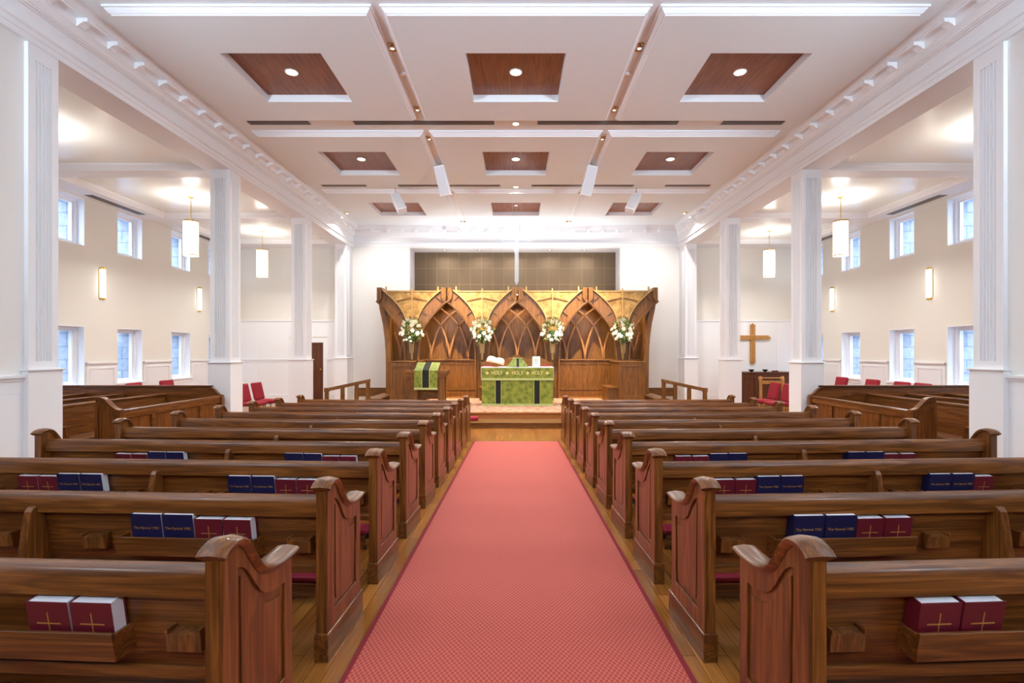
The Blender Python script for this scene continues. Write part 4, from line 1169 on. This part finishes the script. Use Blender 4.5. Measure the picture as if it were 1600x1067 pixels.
# hand rails at the side steps
for s, side in ((-1, 'left'), (1, 'right')):
    t = thing('handrail', 'sloping oak handrail on square posts at the %s end of the chancel steps' % side, 'handrail', (s*4.42, 15.3, 0))
    xa, za, xb, zb, ya_, yb_ = 0, PZ(592.5, 15.3), 1.12, PZ(606.5, 15.0), 0, -.3
    th = .1
    mb = MB(); w = .06
    vs = []
    for (x, y, z) in ((xa-.06, ya_, za+.012), (xb+.02, yb_, zb-.004)):
        vs += [(s*x, y-w, z-th), (s*x, y+w, z-th), (s*x, y+w, z), (s*x, y-w, z)]
    mb.add(vs, [(0,1,2,3), (4,7,6,5), (0,4,5,1), (1,5,6,2), (2,6,7,3), (3,7,4,0)]); mb.build('rail', S_X, t, bevel=.012)
    for k, f in enumerate((0, .28, .62, 1)):
        x = xb*f; y = yb_*f; z1 = za+(zb-za)*f-th+.01; x_ = 4.42+x
        z0 = ZP if x_ < 4.5 else (-.196 if x_ < 4.94 else FZ(15))
        mb = MB().box(s*x-.05, s*x+.05, y-.05, y+.05, z0, z1)
        if k in (0,): mb.box(s*x-.065, s*x+.065, y-.065, y+.065, z0, z0+.14)
        if k == 3: mb.box(s*x-.062, s*x+.062, y-.062, y+.062, z1-.02, z1+.10)
        mb.build('post', S_Z, t, bevel=.006)
tag(MB().box(-.16, .16, -.15, .15, 0, .085).build('kneeling_cushion', REDF, bevel=.02, loc=(-1.08, 12.5, -.1935)), 'flat red kneeling cushion on the lower chancel step', 'cushion')

# clear hanging cross
DC = 14.6; kc = DC/F
t = thing('hanging_cross', 'clear acrylic cross hung on thin wires above the altar', 'cross', ((807.3-CX)*kc, DC, PZ(375, DC)))
def CZ(v): return (375-v)*kc
w = .058
dia = lambda r: [(-r, 0), (0, -r), (r, 0), (0, r)]
mb = MB().prism(dia(w), 'z', CZ(440), CZ(349)); 
o0 = len(mb.v)
mb.add([(-w,0,CZ(440)), (0,-w,CZ(440)), (w,0,CZ(440)), (0,w,CZ(440)), (0,0,CZ(446))], [(0,4,1), (1,4,2), (2,4,3), (3,4,0)])
mb.add([(-w,0,CZ(349)), (0,-w,CZ(349)), (w,0,CZ(349)), (0,w,CZ(349)), (.01,0,CZ(346))], [(0,1,4), (1,2,4), (2,3,4), (3,0,4)])
mb.build('upright', ACRYL, t, recalc=True)
a = 26*kc
mb = MB().prism([(0, -.045), (-.045, 0), (0, .045), (.045, 0)], 'x', -a+.04, a-.04)
mb.build('crossbar', ACRYL, t)
for x in (-.13, 0, .13): MB().tube([(x*.6, 0, CZ(352) if x == 0 else .03), (x, 0, 5.955-PZ(375, DC))], .0022, 5).build('wire', CHROME, t)

# ------------------------------------------------------------------ aisle pews with panelled fronts
for s, side in ((-1, 'left'), (1, 'right')):
    zf = -.30; yn, yf = 7.6, 10.22
    XF = 5.92; H = .60-zf; HT = .775-zf
    t = thing('pew_front', 'panelled oak pew front with a scroll end facing the nave beside the second %s column' % side, 'pew front', (s*XF, yn, zf))
    ln = yf-yn
    MB().box(-.02, .02, .05, ln, 0, H-.03).build('board', W_Z, t)
    mb = MB(); m0 = -s*.02; m1 = -s*.045
    for z0, z1 in ((0, .14), (H-.13, H-.03)): mb.box(*sorted((m0, m1)), .05, ln, z0, z1)
    for k in range(5):
        y = .05+(ln-.12)*k/4; mb.box(*sorted((m0, m1)), y, y+.08, .14, H-.13)
    mb.build('panel_frame', W_Y, t, bevel=.006)
    MB().box(-.06, .05, .05, ln, H-.03, H).build('top_rail', W_Y, t, bevel=.008)
    c = smoothc([(-.05, H-.02), (.02, H), (.07, H+.04), (.12, H+.09), (.17, HT-.035), (.23, HT-.008), (.29, HT-.008), (.32, HT-.025)], 3)
    e = MB().prism([(s*-.05, 0)]+[(s*a_, b_) for a_, b_ in c]+[(s*.32, 0)], 'y', 0, .055).build('end_panel', W_Z, t)
    MB().strip([(s*a_, b_) for a_, b_ in c], [(s*a_, b_+.03) for a_, b_ in c], 'y', -.02, .075).build('end_cap', W_X, e, bevel=.008)
    MB().ring([(s*-.05, .0), (s*.32, .0), (s*.32, HT-.05), (s*.16, HT-.08), (s*-.05, H-.04)], [(s*.02, .16), (s*.26, .16), (s*.26, HT-.12), (s*.17, HT-.16), (s*.02, H-.12)], 'y', -.015, 0).build('end_frame', W_Z, e)
    t = thing('pew_partition', 'long oak partition with a curved shoulder closing the %s aisle pews' % side, 'partition', (s*XF, yf+.005, zf))
    c = smoothc([(-.07, H-.02), (.0, H+.005), (.05, H+.05), (.10, H+.10), (.16, HT-.04), (.24, HT-.01), (.5, HT), (XW-XF-.07, HT)], 3)
    MB().prism([(s*-.07, 0)]+[(s*a_, b_) for a_, b_ in c]+[(s*(XW-XF-.07), 0)], 'y', .0, .04).build('board', W_X, t)
    MB().strip([(s*a_, b_) for a_, b_ in c], [(s*a_, b_+.03) for a_, b_ in c], 'y', -.025, .05).build('cap_rail', W_X, t, bevel=.008)
    MB().box(*sorted((s*-.08, s*.0)), -.05, .045, 0, H-.02).build('corner_post', W_Z, t, bevel=.005)
    rn = ['first', 'second', 'third']
    for k in range(3):
        t = thing('aisle_pew', '%s row of the sideways oak pews in the %s aisle, counted from the nave' % (rn[k], side), 'pew', (s*(7.0+.8*k), 7.4, zf), 0, 'sideways aisle pews')
        ln2 = yf-7.4-.005; H2 = .95
        MB().prism([(s*-.06, .40), (s*.0, H2-.02), (s*.028, H2-.02), (s*-.03, .40)], 'y', .055, ln2).build('backrest', W_Y, t)
        MB().box(*sorted((s*-.03, s*.045)), .055, ln2, H2-.04, H2).build('top_rail', W_Y, t, bevel=.01)
        MB().box(*sorted((s*-.47, s*-.03)), .055, ln2, .43, .465).build('seat', W_Y, t, bevel=.006)
        MB().box(*sorted((s*-.44, s*-.41)), .055, ln2, .0, .43).build('seat_front', W_Y, t)
        cc = smoothc([(-.5, .66), (-.44, .65), (-.36, .665), (-.27, .74), (-.2, .82), (-.12, .90), (-.05, .96), (.03, .96), (.05, .95)], 2)
        e = MB().prism([(s*-.5, 0)]+[(s*a_, b_) for a_, b_ in cc]+[(s*.05, 0)], 'y', 0, .055).build('pew_end', W_Z, t)
        MB().strip([(s*a_, b_) for a_, b_ in cc], [(s*a_, b_+.03) for a_, b_ in cc], 'y', -.015, .07).build('end_cap', W_X, e, bevel=.008)
        MB().box(*sorted((s*-.72, s*-.6)), .2, ln2-.2, .14, .2).build('kneeler', REDC, t, bevel=.012)

# ------------------------------------------------------------------ red chairs
def make_chair(hb, label):
    t = thing('red_chair', label, 'chair', (0,0,0))      # faces +x
    MB().box(-.26, .27, -.25, .25, .37, .46).build('seat', REDF, t, bevel=.04, seg=3)
    M = Matrix.Translation((-.22, 0, .44)) @ Matrix.Rotation(R(-13), 4, 'Y')
    MB().box(-.045, .045, -.25, .25, .02, hb-.44).xf(M).build('backrest', REDF, t, bevel=.035, seg=3)
    for x in (-.24, .22):
        for y in (-.22, .22): MB().tube([(x*.85, y, .38), (x*1.05, y, 0)], .012, 8).build('leg', BLACKM, t)
    MB().tube([(-.2, -.22, .36), (.2, -.22, .36), (.2, .22, .36), (-.2, .22, .36)], .01, 6).build('seat_frame', BLACKM, t)
    return t
ch = None
def put_chair(s, x, y, lab, grp, hz=1):
    global ch
    if ch is None: ch = make_chair(.95, lab); o = ch
    else: o = dup(ch, (0,0,0))
    o.location = (s*x, y, FZ(y)); o.rotation_euler = (0, 0, 0 if s < 0 else PI); o['label'] = lab; o['group'] = grp; o.scale = (1, 1, hz)
for s, side in ((-1, 'left'), (1, 'right')):
    put_chair(s, 7.10, 13.9, 'red upholstered chair between the second and third %s columns, nearer of the pair' % side, 'red chairs beside the columns')
    put_chair(s, 7.08, 14.6, 'red upholstered chair between the second and third %s columns, farther of the pair' % side, 'red chairs beside the columns')
    pts = ((12.1, 'nearest'), (12.75, 'second'), (13.8, 'third'), (15.1, 'farthest')) if s > 0 else ((12.9, 'nearer'), (14.1, 'farther'))
    for y, w_ in pts:
        put_chair(s, 9.3, y, 'red chair by the %s window wall behind the oak partition, %s' % (side, w_), 'red chairs behind the partitions', 1.14 if s > 0 else 1.1)

# ------------------------------------------------------------------ right aisle end: credenza, cross, bowls, prayer desk
zf = FZ(17)
t = thing('credenza', 'dark wooden side altar cabinet with panelled front in the right aisle', 'cabinet', (8.62, 17.35, zf))
zt2 = PZ(581.5, 17.3)-zf; hx2 = .96
MB().box(-hx2+.03, hx2-.03, .02, .7, 0, zt2-.04).build('body', DARKOAK, t)
MB().box(-hx2, hx2, -.03, .74, zt2-.04, zt2).build('top', DARKOAK, t, bevel=.01)
mb = MB(); n = 4
for k in range(n):
    a = -hx2+.05+(2*hx2-.1)*k/n; b = a+(2*hx2-.1)/n
    mb.ring([(a, .1), (b, .1), (b, zt2-.12), (a, zt2-.12)], [(a+.06, .18), (b-.06, .18), (b-.06, zt2-.22), (a+.06, zt2-.22)], 'y', 0, .02)
mb.box(-hx2+.02, hx2-.02, -.01, .02, 0, .1); mb.box(-hx2+.02, hx2-.02, -.005, .02, zt2-.12, zt2-.04)
mb.build('front_panels', DARKOAK, t, bevel=.006)
zb_ = zf+zt2
b0 = None
for k, px in enumerate((1174, 1195.5)):
    o = MB().lathe([(.03, 0), (.03, .012), (.05, .02), (.085, .06), (.095, .085), (.085, .085), (.05, .03), (.001, .02)], 18, caps=False).build('bowl', BOWLM, smooth=True, loc=(PX(px, 17.5), 17.5, zb_+.0005))
    tag(o, 'small dark blue bowl on the side cabinet, %s of the pair' % ['left', 'right'][k], 'bowl', 'bowls on the side cabinet')
tag(MB().box(-.09, .09, -.05, .05, 0, .05).build('small_box', DARKOAK, bevel=.006, loc=(PX(1211, 17.5), 17.5, zb_+.0005)), 'small reddish wooden box on the side cabinet right of the bowls', 'box')
t = thing('wall_cross', 'golden wooden cross of parallel bars on the back wall of the right aisle', 'cross', (8.39, YB-.02, 1.98))
kx = 18.15/F
def bar(x0, x1, z0, z1, nm): MB().box(x0, x1, -.07, -.01, z0, z1).build(nm, LIGHTOAK, t, bevel=.006)
for a, b, z0, z1 in ((-.088, -.035, -.90, .46), (-.027, .027, -.94, .5), (.035, .088, -.90, .46)): bar(a, b, z0, z1, 'upright_bar')
for z0, z1, e in ((-.075, -.028, .58), (-.022, .022, .62), (.028, .075, .56)): MB().box(-e, e, -.09, -.02, z0, z1).build('cross_bar', LIGHTOAK, t, bevel=.006)
t = thing('prayer_desk', 'light oak prayer desk with an open frame before the side cabinet', 'desk', (PX(1207, 15.8), 15.8, FZ(15.8)))
hd = .34
for x in (-hd, hd):
    MB().prism([(0, 0), (.08, 0), (.08, .88), (.18, 1.02), (.05, 1.06), (0, .98)], 'x', x-.03, x+.03).build('side', LIGHTOAK, t, bevel=.006)
MB().box(-hd, hd, .02, .20, .985, 1.01).xf(Matrix.Translation((0,0,0))).build('shelf', LIGHTOAK, t, bevel=.004)
MB().box(-hd, hd, .03, .06, .82, .92).build('rail', LIGHTOAK, t); MB().box(-hd, hd, .0, .3, .16, .2).build('kneeler', LIGHTOAK, t)

# ------------------------------------------------------------------ outside the windows
struct(MB().box(-60, 60, -30, 60, -1.4, -1.0).build('outside_ground', plain('pale_paving', (176,180,182), .9)), 'pale ground outside the windows', 'ground')
for s, side, x, z in ((-1, 'left', 15.5, 3.4), (1, 'right', 16.5, 3.0)):
    o = MB().box(*sorted((s*x, s*(x+3))), 4, 34, -1.0, z).build('outside_building', BRICKP)
    tag(o, 'pale painted brick building seen through the %s aisle windows' % side, 'building')
tag(MB().box(-.11, .11, -.11, .11, -1.0, 6.4).build('outside_post', plain('dark_post', (18,22,30), .6), loc=(-12.3, 16.2, 0)), 'dark post outside the left aisle windows', 'post')
tag(MB().box(-.09, .09, -.09, .09, -1.0, 5.2).build('outside_post', plain('dark_post_b', (18,22,30), .6), loc=(12.6, 18.9, 0)), 'dark post outside the right aisle windows', 'post')
rt = random.Random(5)
t = thing('outside_tree', 'bushy dark tree outside the nearest right window', 'tree', (14.6, 16.4, -1.0))
mb = MB()
for k in range(900):
    d = Vector((rt.gauss(0,1), rt.gauss(0,1), rt.gauss(0,1))).normalized()*rt.random()**.4
    p = Vector((d.x*.8, d.y*.8, 2.6+d.z*1.1)); q = Vector((rt.uniform(-1,1), rt.uniform(-1,1), rt.uniform(-1,1))).normalized()*.1; w = q.cross(d).normalized()*.05
    mb.add([p, p+q*.5+w, p+q, p+q*.5-w], [(0,1,2,3)])
mb.build('crown', plain('dark_leaf', (66,86,74), .7), t, recalc=False)
MB().tube([(0,0,0), (.03,0,1.2), (0,.02,2.6)], [.09, .07, .04], 8).build('trunk', plain('bark', (80,70,62), .9), t)

# ------------------------------------------------------------------ lights
def lamp(kind, loc, power, col, size=.2, rot=(0,0,0), spread=None, cone=None):
    d = bpy.data.lights.new('lamp', kind); d.energy = power; d.color = col
    if kind == 'AREA':
        d.shape = 'DISK'; d.size = size
        if spread: d.spread = R(spread)
    else: d.shadow_soft_size = size
    if kind == 'SPOT': d.spot_size = R(cone or 80); d.spot_blend = .6
    o = bpy.data.objects.new('lamp', d); C.objects.link(o); o.location = loc; o.rotation_euler = rot
    return o
WARM = (1, .96, .90); NEUT = (.95, .97, 1); UPC = (.72, .86, 1); UPW = 150; UPS = 30; UPT = 1100
for i, (ca, cb_) in enumerate(COF):
    for a, b in COLS:
        lamp('AREA', ((a+b)/2, (ca+cb_)/2, 5.93), 32 if i < 2 else 26, WARM, .16, spread=150)
for s in (-1, 1):
    for y in (7.48, 9.39, 10.68, 14.4): lamp('AREA', (s*1.805, y, 5.885), 14, WARM, .1, spread=120)
    lamp('AREA', (s*5.4, 16.4, 5.885), 60, WARM, .12, rot=(0, s*R(25), 0), spread=150)
    lamp('AREA', (s*1.805, 14.4, 5.88), 110, (1, .8, .55), .1, rot=(R(38), 0, 0), spread=70)
# uplights added to brighten the ceiling, then the downlights inside the screen
up0 = None
for s, side in ((-1, 'left'), (1, 'right')):
    lamp('SPOT', (s*(A-.2), -2.2, 3.74), UPT, UPC, .12, rot=Vector((-s*.36, .92, .17)).to_track_quat('-Z', 'Y').to_euler(), cone=40)  # added spot towards the mid ceiling, with no fixture of its own
    for k, y in enumerate((-2.2, 1.4)):
        lab = 'brass wall uplight on the %s nave wall beside the rear pews, %s' % (side, ['rearmost', 'foremost'][k])
        if up0 is None:
            up0 = thing('wall_uplight', lab, 'lamp', (s*(A+.05), y, 3.6), 0, 'rear wall uplights')  # invented fixture out of view, made to carry the ceiling fill
            MB().prism([(.0, -.2), (.03, -.2), (.16, .0), (.17, .02), (0, .02)], 'y', -.22, .22).build('housing', BRASS, up0, bevel=.006)
            MB().box(.01, .155, -.2, .2, .02, .024).build('lens', SCON, up0)
        else: dup(up0, (s*(A+.05), y, 3.6), PI if s > 0 else 0, lab)
        lamp('AREA', (s*(A-.05), y, 3.66), UPW, UPC, .3, rot=Vector((-s*.55, .55, .75)).to_track_quat('-Z', 'Y').to_euler(), spread=175)  # cool fill added for the near ceiling
for u in (-109.5, 0, 109.5):
    lamp('AREA', (u*ks+.05, DS+.62, 3.64), UPS, NEUT, .4, rot=(R(170), 0, 0), spread=170)  # fill added on the screen top for the chancel ceiling, no fixture modelled
for u in (-180, -109.5, 0, 109.5, 180):
    MB().lathe([(.06, 0), (.06, -.03), (.045, -.032), (.001, -.03)], 16, (u*ks, .52, W(0, 457)[1])).build('downlight', GLOWS, scr)
    lamp('AREA', (u*ks+.05, DS+.52, W(0, 457)[1]-.05), 16, (1, .84, .62), .1, rot=(R(-12), 0, 0), spread=110)
for s in (-1, 1):
    for x, y in PEN:
        lamp('AREA', (s*x, y, 3.82), 40, (1, .96, .9), .3, spread=175); lamp('AREA', (s*x, y, 4.72), 16, (1, .96, .9), .3, rot=(PI, 0, 0), spread=175)
for y in (10.0, 13.84): lamp('AREA', (0, y, 5.915), 50, WARM, .1, spread=150)
for px in (694.5, 749.5, 803, 859, 913): lamp('AREA', ((px-CX)*18.6/F, 18.62, NZ-.02), 9, WARM, .1, spread=150)

# ------------------------------------------------------------------ world, camera, view
wd = bpy.data.worlds.new('sky'); bpy.context.scene.world = wd; wd.use_nodes = True
nt = wd.node_tree; bg = nt.nodes['Background']
tc = nt.nodes.new('ShaderNodeTexCoord'); sp_ = nt.nodes.new('ShaderNodeSeparateXYZ'); nt.links.new(tc.outputs['Generated'], sp_.inputs[0])
rp_ = ramp(nt, [(.0, (.62, .70, .80, 1)), (.5, (.80, .88, 1, 1)), (1, (.62, .78, 1, 1))]); nt.links.new(sp_.outputs['Z'], rp_.inputs['Fac'])
nt.links.new(rp_.outputs['Color'], bg.inputs['Color']); bg.inputs['Strength'].default_value = 11
cam = bpy.data.cameras.new('camera'); co = bpy.data.objects.new('camera', cam); C.objects.link(co)
co.location = (0, 0, EYE); co.rotation_euler = (R(90), 0, 0)
cam.lens = 18; cam.sensor_width = 36; cam.shift_x = -6/1600; cam.shift_y = 16/1600; cam.clip_start = .05; cam.clip_end = 200
S = bpy.context.scene; S.camera = co
vs_ = S.view_settings; vs_.view_transform = 'Standard'; vs_.look = 'None'; vs_.exposure = .42; vs_.gamma = 1; vs_.use_curve_mapping = False
S.cycles.max_bounces = 12; S.cycles.diffuse_bounces = 6; S.cycles.glossy_bounces = 4; S.cycles.transparent_max_bounces = 12
S.cycles.use_denoising = True; S.cycles.sample_clamp_indirect = 6; S.cycles.caustics_reflective = False; S.cycles.caustics_refractive = False
